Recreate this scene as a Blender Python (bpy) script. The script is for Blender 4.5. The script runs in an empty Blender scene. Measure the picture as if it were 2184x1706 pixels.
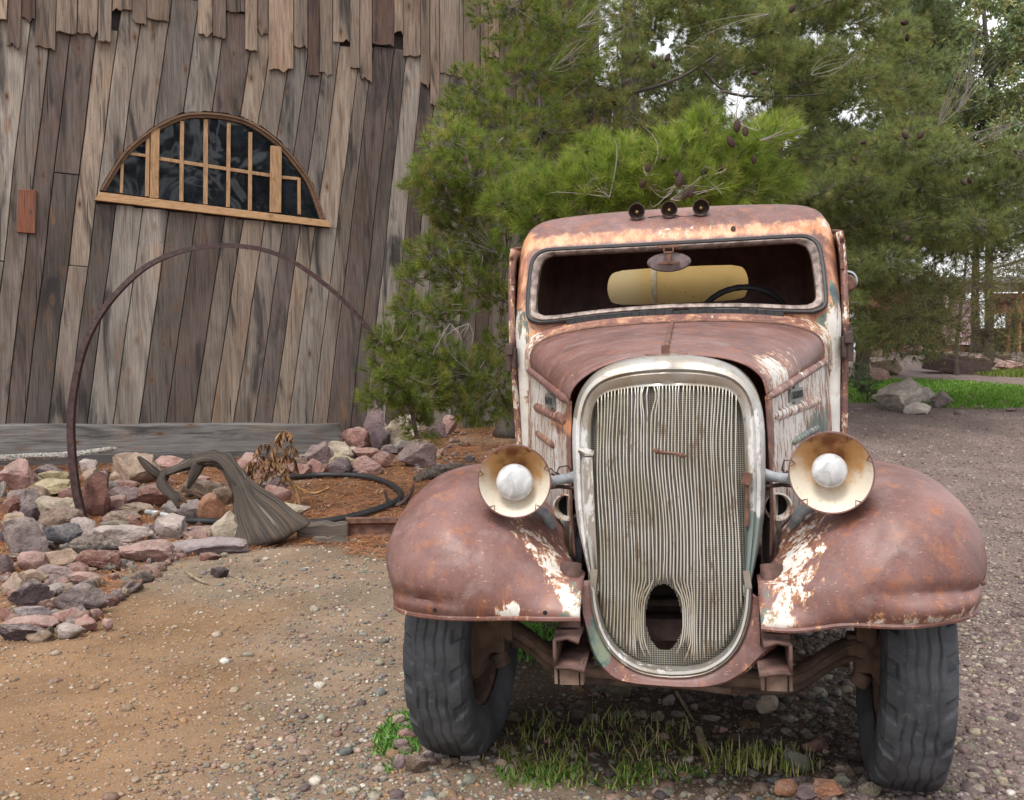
import bpy, bmesh, math, random
import numpy as np
from mathutils import Vector, Matrix, noise as mnoise
random.seed(7)
RNG = np.random.default_rng(11)
R = math.radians
S = bpy.context.scene
COL = S.collection

# ------------------------------------------------------------------ camera
FPX, CXP, CYP, CAMH = 2050.0, 1092.0, 853.0, 1.23      # measured on a 2184 px wide copy of the photo
PITCH = math.atan((853 - 760) / FPX)
cam = bpy.data.cameras.new("camera"); camo = bpy.data.objects.new("camera", cam); COL.objects.link(camo)
cam.sensor_fit = 'HORIZONTAL'; cam.sensor_width = 36; cam.lens = FPX / 2184 * 36
cam.clip_start = .05; cam.clip_end = 2000
camo.location = (0, 0, CAMH); camo.rotation_euler = (R(90) - PITCH, 0, 0)
S.camera = camo

def ray(px, py):
    a = (px - CXP) / FPX; b = (CYP - py) / FPX
    return Vector((a, math.cos(PITCH) + b * math.sin(PITCH), -math.sin(PITCH) + b * math.cos(PITCH)))
def at(px, py, Y):
    """point on the sight line at world distance Y (used to measure the photo)"""
    r = ray(px, py); t = Y / r.y
    return Vector((r.x * t, Y, CAMH + r.z * t))
def ss(a, b, x):
    t = np.clip((x - a) / (b - a), 0, 1); return t * t * (3 - 2 * t)
def gz(x, y):
    """height of the ground"""
    x = np.asarray(x, float); y = np.asarray(y, float)
    left = .16 * ss(7, 9.5, y) * (1 - ss(-2.6, -1.6, x))
    back = .075 * np.clip(y - 7.5, 0, 18) * ss(-2.6, -1.4, x)
    und = .012 * np.sin(x * 1.7 + .6 * y) * np.sin(y * 1.3 - .4 * x) + .006 * np.sin(x * 5.1 + 1) * np.sin(y * 4.3)
    damp = 1 - .8 * np.exp(-((x - .5) ** 2 + (y - 2.9) ** 2) / 1.0)
    return left + back + und * damp
def gh(px, py):
    """where the sight line meets the ground"""
    r = ray(px, py); t = .5
    while t < 60:
        p = r * t
        if CAMH + p.z < float(gz(p.x, p.y)): break
        t += .02
    return Vector((p.x, p.y, float(gz(p.x, p.y))))

# ------------------------------------------------------------------ mesh helpers
class MB:
    def __init__(s): s.v = []; s.f = []; s.c = []
    def add(s, v, f, c=None):
        n = len(s.v); s.v += [tuple(p) for p in v]; s.f += [tuple(i + n for i in q) for q in f]
        if c is not None: s.c += [c] * len(v) if not isinstance(c, list) else c
        return s
    def box(s, c, size, rot=None, col=None):
        x, y, z = [q / 2 for q in size]; c = Vector(c)
        P = [Vector((a * x, b * y, d * z)) for a in (-1, 1) for b in (-1, 1) for d in (-1, 1)]
        if rot is not None: P = [rot @ p for p in P]
        return s.add([c + p for p in P], [(0, 1, 3, 2), (4, 6, 7, 5), (0, 4, 5, 1), (2, 3, 7, 6), (0, 2, 6, 4), (1, 5, 7, 3)], col)
    def tube(s, pts, rad, n=8, cap=True, col=None, flat=None, jit=0):
        pts = [Vector(p) for p in pts]; m = len(pts)
        if not hasattr(rad, '__len__'): rad = [rad] * m
        up = Vector((0, 0, 1)); V = []; prev = None
        for i, p in enumerate(pts):
            d = (pts[min(i + 1, m - 1)] - pts[max(i - 1, 0)]).normalized()
            if prev is None:
                a = d.cross(up if abs(d.z) < .9 else Vector((1, 0, 0))).normalized()
            else:
                a = (prev - d * prev.dot(d)).normalized()
            prev = a; b = d.cross(a)
            for k in range(n):
                t = 2 * math.pi * k / n
                r1 = rad[i] * (1 + jit * mnoise.noise(p * 6 + Vector((k * 1.7, 0, 0))))
                V.append(p + a * math.cos(t) * r1 + b * math.sin(t) * r1 * (flat or 1))
        F = [(i * n + k, i * n + (k + 1) % n, (i + 1) * n + (k + 1) % n, (i + 1) * n + k) for i in range(m - 1) for k in range(n)]
        if cap: F += [tuple(range(n))[::-1], tuple((m - 1) * n + k for k in range(n))]
        return s.add(V, F, col)
    def grid(s, P, closed_u=False, closed_v=False, col=None):
        m = len(P); n = len(P[0]); V = [p for r in P for p in r]
        F = []
        for i in range(m if closed_u else m - 1):
            for k in range(n if closed_v else n - 1):
                F.append((i * n + k, i * n + (k + 1) % n, ((i + 1) % m) * n + (k + 1) % n, ((i + 1) % m) * n + k))
        return s.add(V, F, col)
    def lathe(s, prof, M, n=40, col=None):
        """profile of (radius, along) turned about local z, placed by matrix M"""
        P = [[M @ Vector((r * math.cos(2 * math.pi * k / n), r * math.sin(2 * math.pi * k / n), h)) for k in range(n)] for r, h in prof]
        return s.grid(P, closed_v=True, col=col)
    def build(s, name, mat, parent=None, smooth=True, sharp=40, bevel=0, wear=None, solid=0):
        me = bpy.data.meshes.new(name); me.from_pydata(s.v, [], s.f)
        if s.c:
            at_ = me.attributes.new('col', 'FLOAT_COLOR', 'POINT')
            at_.data.foreach_set('color', [x for c in s.c for x in (c[0], c[1], c[2], 1)])
        if wear is not None:
            at_ = me.attributes.new('wear', 'FLOAT_COLOR', 'POINT')
            L = []
            for p in s.v: L += list(wear(*p)) + [1]
            at_.data.foreach_set('color', L)
        me.materials.append(mat); me.validate(); me.update()
        o = bpy.data.objects.new(name, me); COL.objects.link(o)
        if parent: o.parent = parent
        fix_normals(me)
        if smooth:
            me.polygons.foreach_set('use_smooth', [True] * len(me.polygons))
            if sharp: me.set_sharp_from_angle(angle=R(sharp))
        if solid:
            m_ = o.modifiers.new('thick', 'SOLIDIFY'); m_.thickness = solid; m_.offset = 0
        if bevel:
            m_ = o.modifiers.new('bev', 'BEVEL'); m_.width = bevel; m_.segments = 2; m_.limit_method = 'ANGLE'
        return o
def fix_normals(me):
    b = bmesh.new(); b.from_mesh(me); bmesh.ops.recalc_face_normals(b, faces=b.faces); b.to_mesh(me); b.free()
def big_mesh(name, V, nper, mat, col, parent=None):
    """V (n,3) float array of separate polygons with nper corners each, col (n,3)"""
    n = len(V); me = bpy.data.meshes.new(name)
    me.vertices.add(n); me.vertices.foreach_set('co', np.ascontiguousarray(V, np.float32).ravel())
    me.loops.add(n); me.loops.foreach_set('vertex_index', np.arange(n, dtype=np.int32))
    k = n // nper; me.polygons.add(k)
    me.polygons.foreach_set('loop_start', np.arange(0, n, nper, dtype=np.int32))
    a = me.attributes.new('col', 'FLOAT_COLOR', 'POINT')
    a.data.foreach_set('color', np.ascontiguousarray(np.c_[col, np.ones(n)], np.float32).ravel())
    me.materials.append(mat); me.update(); me.validate()
    o = bpy.data.objects.new(name, me); COL.objects.link(o)
    if parent: o.parent = parent
    return o
def inst_mesh(name, TV, TF, pos, rotm, scl, mat, col, parent=None, smooth=False):
    """many copies of template (TV,TF triangles) baked in ONE mesh (stuff only)"""
    N = len(pos); k = TV.shape[-2]
    V = np.einsum('nij,kj->nki', rotm, TV) if TV.ndim == 2 else np.einsum('nij,nkj->nki', rotm, TV)
    V = V * 1.0
    V = V * scl[:, None, None] if scl.ndim == 1 else V
    V = V + pos[:, None, :]
    F = (TF[None] + (np.arange(N) * k)[:, None, None]).reshape(-1, TF.shape[1])
    me = bpy.data.meshes.new(name); V = V.reshape(-1, 3)
    me.vertices.add(len(V)); me.vertices.foreach_set('co', V.astype(np.float32).ravel())
    me.loops.add(F.size); me.loops.foreach_set('vertex_index', F.astype(np.int32).ravel())
    me.polygons.add(len(F)); me.polygons.foreach_set('loop_start', np.arange(0, F.size, F.shape[1], dtype=np.int32))
    a = me.attributes.new('col', 'FLOAT_COLOR', 'POINT')
    c = np.repeat(col, k, axis=0); a.data.foreach_set('color', np.c_[c, np.ones(len(c))].astype(np.float32).ravel())
    me.materials.append(mat); me.update(); me.validate()
    if smooth: me.polygons.foreach_set('use_smooth', [True] * len(me.polygons))
    o = bpy.data.objects.new(name, me); COL.objects.link(o)
    if parent: o.parent = parent
    return o
def tag(o, label, cat, group=None):
    o['label'] = label; o['category'] = cat
    if group: o['group'] = group
    return o
def empty(name, label, cat, loc=(0, 0, 0), group=None):
    o = bpy.data.objects.new(name, None); COL.objects.link(o); o.location = loc; o.empty_display_size = .1
    return tag(o, label, cat, group)
def rot_to(d, roll=0):
    d = Vector(d).normalized(); return d.to_track_quat('Z', 'Y').to_matrix() @ Matrix.Rotation(roll, 3, 'Z')
def randrot(n):
    q = RNG.normal(size=(n, 4)); q /= np.linalg.norm(q, axis=1)[:, None]; w, x, y, z = q.T
    return np.stack([np.stack([1 - 2 * (y * y + z * z), 2 * (x * y - z * w), 2 * (x * z + y * w)], -1),
                     np.stack([2 * (x * y + z * w), 1 - 2 * (x * x + z * z), 2 * (y * z - x * w)], -1),
                     np.stack([2 * (x * z - y * w), 2 * (y * z + x * w), 1 - 2 * (x * x + y * y)], -1)], 1)
def spline(pts, n):
    """Catmull-Rom through points"""
    P = [np.array(p, float) for p in pts]; P = [2 * P[0] - P[1]] + P + [2 * P[-1] - P[-2]]
    out = []; m = len(P) - 3
    for i in range(n):
        u = i / (n - 1) * m; k = min(int(u), m - 1); t = u - k
        a, b, c, d = P[k:k + 4]
        out.append(.5 * ((2 * b) + (c - a) * t + (2 * a - 5 * b + 4 * c - d) * t * t + (3 * b - a - 3 * c + d) * t ** 3))
    return out

# ------------------------------------------------------------------ material helpers
class NT:
    def __init__(s, name):
        s.m = bpy.data.materials.new(name); s.m.use_nodes = True; s.t = s.m.node_tree; s.t.nodes.clear()
        s.out = s.t.nodes.new('ShaderNodeOutputMaterial')
    def n(s, typ, **kw):
        x = s.t.nodes.new(typ)
        for k, v in kw.items(): setattr(x, k, v)
        return x
    def l(s, a, b): s.t.links.new(a, b)
    def setin(s, sock, v):
        if hasattr(v, 'is_output') or isinstance(v, bpy.types.NodeSocket): s.l(v, sock)
        elif isinstance(v, (tuple, list)) and len(v) == 3 and sock.type == 'RGBA': sock.default_value = (*v, 1)
        else: sock.default_value = v
    def coord(s, scale=(1, 1, 1), src='Object', off=None):
        c = s.n('ShaderNodeTexCoord'); m = s.n('ShaderNodeMapping'); m.inputs['Scale'].default_value = scale
        if off is not None: m.inputs['Location'].default_value = off
        s.l(c.outputs[src], m.inputs[0]); return m.outputs[0]
    def attr(s, name, out='Color'):
        a = s.n('ShaderNodeAttribute'); a.attribute_name = name; return a.outputs[out]
    def mapv(s, vec, scale):
        m = s.n('ShaderNodeMapping'); m.inputs['Scale'].default_value = scale; s.l(vec, m.inputs[0]); return m.outputs[0]
    def noise(s, vec, scale=5, det=4, rough=.55, dist=0):
        x = s.n('ShaderNodeTexNoise'); s.l(vec, x.inputs['Vector'])
        x.inputs['Scale'].default_value = scale; x.inputs['Detail'].default_value = det; x.inputs['Roughness'].default_value = rough; x.inputs['Distortion'].default_value = dist
        return x.outputs['Fac']
    def vor(s, vec, scale=5, out='Distance', feature='F1'):
        x = s.n('ShaderNodeTexVoronoi'); x.feature = feature; s.l(vec, x.inputs['Vector']); x.inputs['Scale'].default_value = scale
        return x.outputs[out]
    def mix(s, fac, a, b, mode='MIX'):
        x = s.n('ShaderNodeMix'); x.data_type = 'RGBA'; x.blend_type = mode
        s.setin(x.inputs['Factor'], fac); s.setin(x.inputs[6], a); s.setin(x.inputs[7], b); return x.outputs[2]
    def math(s, op, a, b=0.0, clamp=False):
        x = s.n('ShaderNodeMath'); x.operation = op; x.use_clamp = clamp
        s.setin(x.inputs[0], a); s.setin(x.inputs[1], b); return x.outputs[0]
    def step(s, v, a, b, lo=0.0, hi=1.0):
        x = s.n('ShaderNodeMapRange'); x.interpolation_type = 'SMOOTHSTEP'; s.l(v, x.inputs[0])
        x.inputs[1].default_value = a; x.inputs[2].default_value = b; x.inputs[3].default_value = lo; x.inputs[4].default_value = hi
        return x.outputs[0]
    def sep(s, v):
        x = s.n('ShaderNodeSeparateXYZ'); s.l(v, x.inputs[0]); return x.outputs
    def bump(s, h, strength=.3, dist=.01, prev=None):
        x = s.n('ShaderNodeBump'); s.l(h, x.inputs['Height']); x.inputs['Strength'].default_value = strength; x.inputs['Distance'].default_value = dist
        if prev is not None: s.l(prev, x.inputs['Normal'])
        return x.outputs[0]
    def bsdf(s, color, rough=.6, metal=0.0, nrm=None, spec=.5, **kw):
        b = s.n('ShaderNodeBsdfPrincipled')
        s.setin(b.inputs['Base Color'], color); s.setin(b.inputs['Roughness'], rough); s.setin(b.inputs['Metallic'], metal)
        b.inputs['Specular IOR Level'].default_value = spec
        for k, v in kw.items(): s.setin(b.inputs[k], v)
        if nrm is not None: s.l(nrm, b.inputs['Normal'])
        s.l(b.outputs[0], s.out.inputs[0]); return s.m

def m_simple(name, c, rough=.6, metal=0.0, var=.25, scale=20, bump=.2):
    t = NT(name); v = t.coord(); n = t.noise(v, scale, 5)
    a = tuple(x * (1 - var) for x in c); b = tuple(min(1, x * (1 + var)) for x in c)
    return t.bsdf(t.mix(t.step(n, .3, .7), a, b), rough, metal, t.bump(n, bump, .004))

def m_rustpaint():
    t = NT('weathered_paint'); v = t.coord()
    w = t.sep(t.attr('wear'))
    n1 = t.noise(v, 4.5, 5, .6); n2 = t.noise(v, 38, 4, .6); n3 = t.noise(t.coord((1, 1, .35)), 30, 6, .65, .6)
    n4 = t.noise(v, 11, 6, .7, .5); n5 = t.noise(v, 150, 2, .5)
    base = t.mix(t.step(n1, .3, .7), (.115, .050, .042), (.205, .104, .092))
    base = t.mix(t.step(n4, .48, .75, 0, .6), base, (.245, .175, .172)); n6 = t.noise(v, 2.4, 3, .6, 1.0); base = t.mix(t.step(n6, .50, .70, 0, .6), base, (.078, .038, .033))
    base = t.mix(t.step(n4, .30, .46, .7, 0), base, (.27, .095, .042))
    base = t.mix(t.step(n2, .58, .72, 0, .45), base, (.36, .13, .05))
    base = t.mix(t.step(n5, .58, .72, 0, .5), base, (.065, .034, .032)); sc_ = t.noise(t.coord((.25, 1, 1.0)), 210, 2, .5); base = t.mix(t.step(sc_, .66, .72, 0, .6), base, (.42, .26, .19)); n7 = t.noise(t.coord((1, 1, .25)), 22, 5, .7); base = t.mix(t.step(n7, .54, .70, 0, .55), base, (.29, .125, .065))
    # orange primer
    so = t.math('ADD', t.math('MULTIPLY', t.math('ADD', n4, n7), .5), w[2]); base = t.mix(t.step(so, .82, 1.10), base, t.mix(t.step(n7, .4, .62), (.50, .185, .075), (.60, .33, .19)))
    # teal old coat
    sg = t.math('ADD', n1, t.math('MULTIPLY', w[1], .9)); base = t.mix(t.step(sg, .93, .99), base, t.mix(t.step(n4, .4, .6), (.045, .085, .095), (.16, .19, .13)))
    # white flaking coat with a cream edge
    s1 = t.math('ADD', n3, t.math('MULTIPLY', w[0], .85))
    n8 = t.noise(t.coord((1, 1, .45)), 95, 4, .7, .4); fl = t.math('ADD', s1, t.math('ADD', t.math('MULTIPLY', t.math('SUBTRACT', n5, .5), .10), t.math('MULTIPLY', t.math('SUBTRACT', n8, .5), .55)))
    base = t.mix(t.step(fl, .80, .90, 0, .75), base, (.52, .27, .12))
    wm = t.step(fl, .885, .915)
    wc = t.mix(t.step(n1, .35, .65), (.66, .65, .62), (.52, .49, .44))
    wc = t.mix(t.step(n2, .6, .75, 0, .5), wc, (.40, .33, .27))
    base = t.mix(wm, base, wc)
    ro = t.mix(wm, t.mix(n4, (.36,) * 3, (.62,) * 3), (.42,) * 3)
    nd = t.noise(v, 6.5, 2, .5, .6); b = t.bump(nd, .30, .05); b = t.bump(n2, .16, .004, b); b = t.bump(n5, .10, .002, b); b = t.bump(wm, .35, .002, b)
    return t.bsdf(base, ro, 0.0, b, .5)
def m_chrome():
    t = NT('aged_chrome'); v = t.coord(); w = t.sep(t.attr('wear'))
    n1 = t.noise(v, 9, 5, .6); n2 = t.noise(t.coord((1, 1, .3)), 45, 5, .65)
    c = t.mix(t.step(n1, .35, .65), (.46, .445, .42), (.36, .31, .25))
    c = t.mix(t.step(n2, .62, .72, 0, .8), c, (.32, .18, .10))
    n9 = t.noise(t.coord((1, 1, .4)), 120, 3, .7); s1 = t.math('ADD', t.math('ADD', n2, t.math('MULTIPLY', t.math('SUBTRACT', n9, .5), .5)), t.math('MULTIPLY', w[0], .8))
    wm = t.step(s1, .84, .90); c = t.mix(wm, c, t.mix(t.step(n1, .35, .65), (.58, .57, .56), (.40, .395, .385))); dk_ = t.noise(t.coord((1, 1, .5)), 60, 4, .7); c = t.mix(t.step(dk_, .62, .70, 0, .75), c, (.20, .17, .145))
    sg = t.math('ADD', n1, t.math('MULTIPLY', w[1], .8)); gm = t.step(sg, .92, .98); c = t.mix(gm, c, (.14, .17, .16))
    met = t.math('MULTIPLY', t.math('SUBTRACT', 1, t.math('MAXIMUM', wm, gm)), .75)
    return t.bsdf(c, t.mix(n1, (.25,) * 3, (.5,) * 3), met, t.bump(n2, .1, .003), .5)
def m_screen():
    t = NT('radiator_screen'); x, y, z = t.sep(t.coord())
    fx = t.math('FRACT', t.math('DIVIDE', x, .0062)); fz = t.math('FRACT', t.math('DIVIDE', z, .0056))
    lx = t.math('LESS_THAN', fx, .26); lz = t.math('LESS_THAN', fz, .30)
    l = t.math('MAXIMUM', lx, lz); n = t.noise(t.coord(), 9, 3)
    c = t.mix(l, (.010, .009, .009), t.mix(n, (.10, .085, .06), (.34, .32, .27)))
    return t.bsdf(c, .55, 0.3, t.bump(l, .5, .003))
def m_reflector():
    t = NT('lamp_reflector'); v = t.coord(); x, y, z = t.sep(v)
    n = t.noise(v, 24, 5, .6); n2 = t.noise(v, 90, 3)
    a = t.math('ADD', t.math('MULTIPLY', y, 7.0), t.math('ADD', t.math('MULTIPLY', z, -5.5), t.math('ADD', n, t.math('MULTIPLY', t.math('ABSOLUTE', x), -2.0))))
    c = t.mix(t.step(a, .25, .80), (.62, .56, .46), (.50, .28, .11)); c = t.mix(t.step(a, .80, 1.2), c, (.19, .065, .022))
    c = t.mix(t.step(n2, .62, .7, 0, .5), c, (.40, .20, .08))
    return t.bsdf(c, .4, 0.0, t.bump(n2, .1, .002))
def m_bulb():
    t = NT('frosted_glass'); v = t.coord()
    vo = t.vor(v, 260); n = t.noise(v, 14, 2, .5, 2.0)
    sw_ = t.noise(t.coord((1, 1, .2)), 15, 2, .5, 2.0); c = t.mix(t.step(n, .3, .7), (.40, .41, .42), (.52, .52, .53)); c = t.mix(t.step(sw_, .5, .62, 0, .5), c, (.66, .66, .66)); c = t.mix(t.step(sw_, .44, .36, 0, .4), c, (.30, .29, .28))
    return t.bsdf(c, .18, 0.0, t.bump(vo, .25, .002), .6, **{'Coat Weight': .4})
def m_tyre():
    t = NT('tyre_rubber'); v = t.coord(); n = t.noise(v, 7, 5, .6); n2 = t.noise(v, 60, 4)
    c = t.mix(t.step(n, .35, .68), (.028, .030, .035), (.080, .085, .095)); c = t.mix(t.step(n2, .55, .75, 0, .4), c, (.13, .12, .11))
    return t.bsdf(c, .72, 0.0, t.bump(n2, .25, .004), .35)
def m_wood(name, attr_coord=True, holes=True):
    t = NT(name); g = t.attr('grain', 'Vector') if attr_coord else t.coord((1, 1, 1))
    col = t.attr('col')
    fine = t.noise(t.mapv(g, (75, 3.2, 75)), 1, 5, .65, .3); mid = t.noise(t.mapv(g, (16, 1.1, 16)), 1, 4, .6, .5)
    st = t.noise(t.mapv(g, (5.5, .75, 5)), 1, 4, .6, .8); tone = t.noise(t.mapv(g, (3, 1.6, 3)), 1.3, 3)
    c = t.mix(t.step(fine, .28, .72), (.62, .60, .59), (1.16, 1.15, 1.13))
    c = t.mix(1.0, col, c, 'MULTIPLY')
    c = t.mix(t.step(mid, .5, .72, 0, .55), c, t.mix(1.0, c, (.45, .40, .37), 'MULTIPLY'))
    c = t.mix(t.step(tone, .52, .75, 0, .5), c, t.mix(1.0, c, (1.25, .92, .70), 'MULTIPLY'))
    c = t.mix(t.step(st, .50, .68, 0, .88), c, (.030, .027, .028)); lg = t.noise(t.mapv(g, (2.2, .55, 2)), 1, 3, .6, .6); c = t.mix(t.step(lg, .46, .64, 0, .5), c, t.mix(1.0, c, (.42, .38, .36), 'MULTIPLY'))
    st2 = t.noise(t.mapv(g, (4.5, .9, 5)), 1.7, 3, .5, .4)
    c = t.mix(t.step(st2, .66, .76, 0, .6), c, (.23, .10, .035))
    crack = t.noise(t.mapv(g, (60, 1.3, 60)), 1.0, 2, .4, .2); ck = t.step(crack, .69, .74); c = t.mix(ck, c, (.02, .016, .014))
    if holes:
        kd = t.vor(t.mapv(g, (5.5, 2.4, 5)), 1.0); kn = t.step(kd, .055, .10, 1, 0); c = t.mix(kn, c, (.03, .02, .018))
        ring = t.step(kd, .10, .22, .55, 0); c = t.mix(ring, c, (.12, .07, .045))
        nd = t.vor(t.mapv(g, (22, 7, 20)), 1.0); c = t.mix(t.step(nd, .05, .09, .8, 0), c, (.02, .017, .016))
    b = t.bump(fine, .45, .004); b = t.bump(mid, .35, .008, b); b = t.bump(ck, -.6, .006, b)
    return t.bsdf(c, .86, 0.0, b, .25)
def m_rock():
    t = NT('rough_rock'); oi = t.n('ShaderNodeObjectInfo'); c0 = t.n('ShaderNodeTexCoord')
    ad = t.n('ShaderNodeVectorMath'); ad.operation = 'ADD'; sc = t.n('ShaderNodeVectorMath'); sc.operation = 'SCALE'
    sc.inputs[0].default_value = (37, 19, 53); t.l(oi.outputs['Random'], sc.inputs['Scale'])
    t.l(c0.outputs['Object'], ad.inputs[0]); t.l(sc.outputs[0], ad.inputs[1]); v = ad.outputs[0]
    n1 = t.noise(v, 9, 5, .65); n2 = t.noise(v, 42, 5, .7); n3 = t.noise(v, 130, 3, .6); n4 = t.noise(v, 5, 4, .6, .8)
    col = t.attr('col')
    c = t.mix(t.step(n1, .3, .7), t.mix(1.0, col, (.62, .60, .60), 'MULTIPLY'), t.mix(1.0, col, (1.22, 1.2, 1.18), 'MULTIPLY'))
    c = t.mix(t.step(n2, .56, .74, 0, .55), c, t.mix(.5, col, (.62, .55, .50)))
    c = t.mix(t.step(n4, .60, .72, 0, .5), c, (.36, .30, .27))
    c = t.mix(t.step(n3, .60, .72, 0, .5), c, t.mix(1.0, col, (.35, .32, .32), 'MULTIPLY')); ge = t.n('ShaderNodeNewGeometry'); up = t.sep(ge.outputs['Normal'])[2]; c = t.mix(t.math('MULTIPLY', t.step(up, .2, .95, 0, .55), t.step(n2, .35, .6)), c, (.33, .27, .23))
    b = t.bump(n1, .7, .04); b = t.bump(n2, .9, .018, b); b = t.bump(n3, .6, .006, b)
    return t.bsdf(c, .93, 0.0, b, .15)
def m_col(name, rough=.85, transl=0.0, bump=0, scale=60, spec=.3):
    t = NT(name); c = t.attr('col'); nb = None
    if bump:
        n = t.noise(t.coord(), scale, 4); nb = t.bump(n, bump, .004)
        c = t.mix(t.step(n, .3, .7), t.mix(1.0, c, (.7, .7, .7), 'MULTIPLY'), t.mix(1.0, c, (1.2, 1.2, 1.2), 'MULTIPLY'))
    m = t.bsdf(c, rough, 0.0, nb, spec)
    if transl:
        b = [x for x in t.t.nodes if x.type == 'BSDF_PRINCIPLED'][0]
        tr = t.n('ShaderNodeBsdfTranslucent'); t.l(c, tr.inputs[0]); mx = t.n('ShaderNodeMixShader'); mx.inputs[0].default_value = transl
        t.l(b.outputs[0], mx.inputs[1]); t.l(tr.outputs[0], mx.inputs[2]); t.l(mx.outputs[0], t.out.inputs[0])
    return m
def m_ground():
    t = NT('gravelly_soil'); v = t.coord(); col = t.attr('col')
    n1 = t.noise(v, 2.2, 5, .6); n2 = t.noise(v, 28, 5, .7); n3 = t.noise(v, 160, 4, .7)
    vo = t.n('ShaderNodeTexVoronoi'); t.l(v, vo.inputs['Vector']); vo.inputs['Scale'].default_value = 95
    hs = t.n('ShaderNodeSeparateColor'); t.l(vo.outputs['Color'], hs.inputs[0])
    c = t.mix(t.step(n1, .3, .7), t.mix(1.0, col, (.80, .79, .78), 'MULTIPLY'), t.mix(1.0, col, (1.16, 1.16, 1.16), 'MULTIPLY'))
    c = t.mix(t.step(n2, .35, .7, 0, .5), c, t.mix(1.0, c, (.66, .66, .68), 'MULTIPLY'))
    peb = t.math('MULTIPLY', t.step(hs.outputs[0], .5, .55), t.step(vo.outputs['Distance'], .30, .42, 1, 0))
    pc = t.mix(hs.outputs[1], (.16, .14, .11), (.42, .36, .29)); pc = t.mix(.45, pc, col)
    c = t.mix(t.math('MULTIPLY', peb, .75), c, pc)
    c = t.mix(t.step(n3, .55, .75, 0, .45), c, t.mix(1.0, c, (.5, .48, .46), 'MULTIPLY'))
    b = t.bump(n2, .5, .02); b = t.bump(n3, .6, .006, b); b = t.bump(peb, .5, .006, b)
    return t.bsdf(c, .95, 0.0, b, .15)

M = dict(paint=m_rustpaint(), chrome=m_chrome(), screen=m_screen(), reflector=m_reflector(), bulb=m_bulb(), tyre=m_tyre(),
         plank=m_wood('weathered_plank'), rock=m_rock(), needle=m_col('pine_needle', .55, .5), bark=m_col('bark', .9, 0, .6, 30),
         leaf=m_col('leaf', .6, .4), pebble=m_col('pebble', .85, 0, .3, 90), litter=m_col('needle_litter', .9), grass=m_col('grass_blade', .6, .35),
         ground=m_ground(), col=m_col('flat_tone', .8, 0, .25, 40), cone=m_col('cone_scale', .8, 0, .5, 120),
         rust=m_simple('old_rust', (.13, .062, .042), .8, 0, .45, 25, .5), frame=m_simple('frame_rust', (.098, .052, .043), .8, 0, .5, 22, .5), darkrust=m_simple('dark_rust', (.055, .032, .027), .75, 0, .4, 25, .4),
         axle=m_simple('dusty_iron', (.135, .088, .066), .85, 0, .4, 18, .5), grey=m_simple('grey_paint', (.27, .29, .31), .5, 0, .25, 30, .2),
         black=m_simple('black_void', (.006, .006, .006), .9, 0, .1), rubber=m_simple('black_rubber', (.018, .018, .02), .55, 0, .3, 30, .2),
         interior=m_simple('interior_metal', (.19, .098, .092), .6, 0, .3, 12, .2), hoop=m_simple('rusty_iron', (.045, .023, .022), .6, .2, .5, 30, .4),
         glass=None, yellow=None)
def m_glass():
    t = NT('dusty_dark_glass'); n = t.noise(t.coord(), 3.5, 5, .7); n2 = t.noise(t.coord(), 1.2, 3, .6, 1)
    n3 = t.noise(t.coord(), 1.7, 2, .5, .5); return t.bsdf(t.mix(t.step(n, .4, .75), (.006, .007, .009), (.018, .022, .028)), t.mix(n2, (.02,) * 3, (.10,) * 3), 0.0, t.bump(n3, .22, .10), .42)
def m_yellow():
    t = NT('yellow_paint'); v = t.coord(); x, y, z = t.sep(v); n = t.noise(v, 5, 5); n2 = t.noise(v, 60, 3)
    c = t.mix(t.step(n, .3, .7), (.50, .34, .115), (.58, .41, .165)); c = t.mix(t.step(n2, .68, .74), c, (.2, .1, .04))
    c = t.mix(t.step(t.math('ADD', x, t.math('MULTIPLY', n, .12)), -.2, -.08, .7, 0), c, (.62, .52, .30))
    return t.bsdf(c, .5, 0.0, t.bump(n, .1, .01))
M['glass'] = m_glass(); M['yellow'] = m_yellow()
EXPOSURE = 0.84
# ------------------------------------------------------------------ the truck
ORG = gh(1437, 1640); ORG.z = 0
TH = math.atan2(ORG.x, ORG.y) + R(1.0); ROLL_A = .033; ZP = .35
truck = empty('pickup_truck', 'rusty old truck with mangled chrome grille and peeling white paint, its nose to the camera', 'truck', (ORG.x, ORG.y, 0.0))
truck.rotation_euler = (0, 0, -TH)
ROLL = Matrix.Translation((0, 0, ZP)) @ Matrix.Rotation(-ROLL_A, 4, 'Y') @ Matrix.Translation((0, 0, -ZP))
def part(mb, name, mat, parent=None, roll=True, **kw):
    o = mb.build(name, mat, parent or truck, **kw)
    if roll and parent is None: o.matrix_local = ROLL.copy()
    return o
g1 = lambda x, c, w: math.exp(-((x - c) / w) ** 2)
def nz(x, y, z, s=3.0, o=0): return mnoise.noise(Vector((x * s + o, y * s, z * s)))

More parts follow.
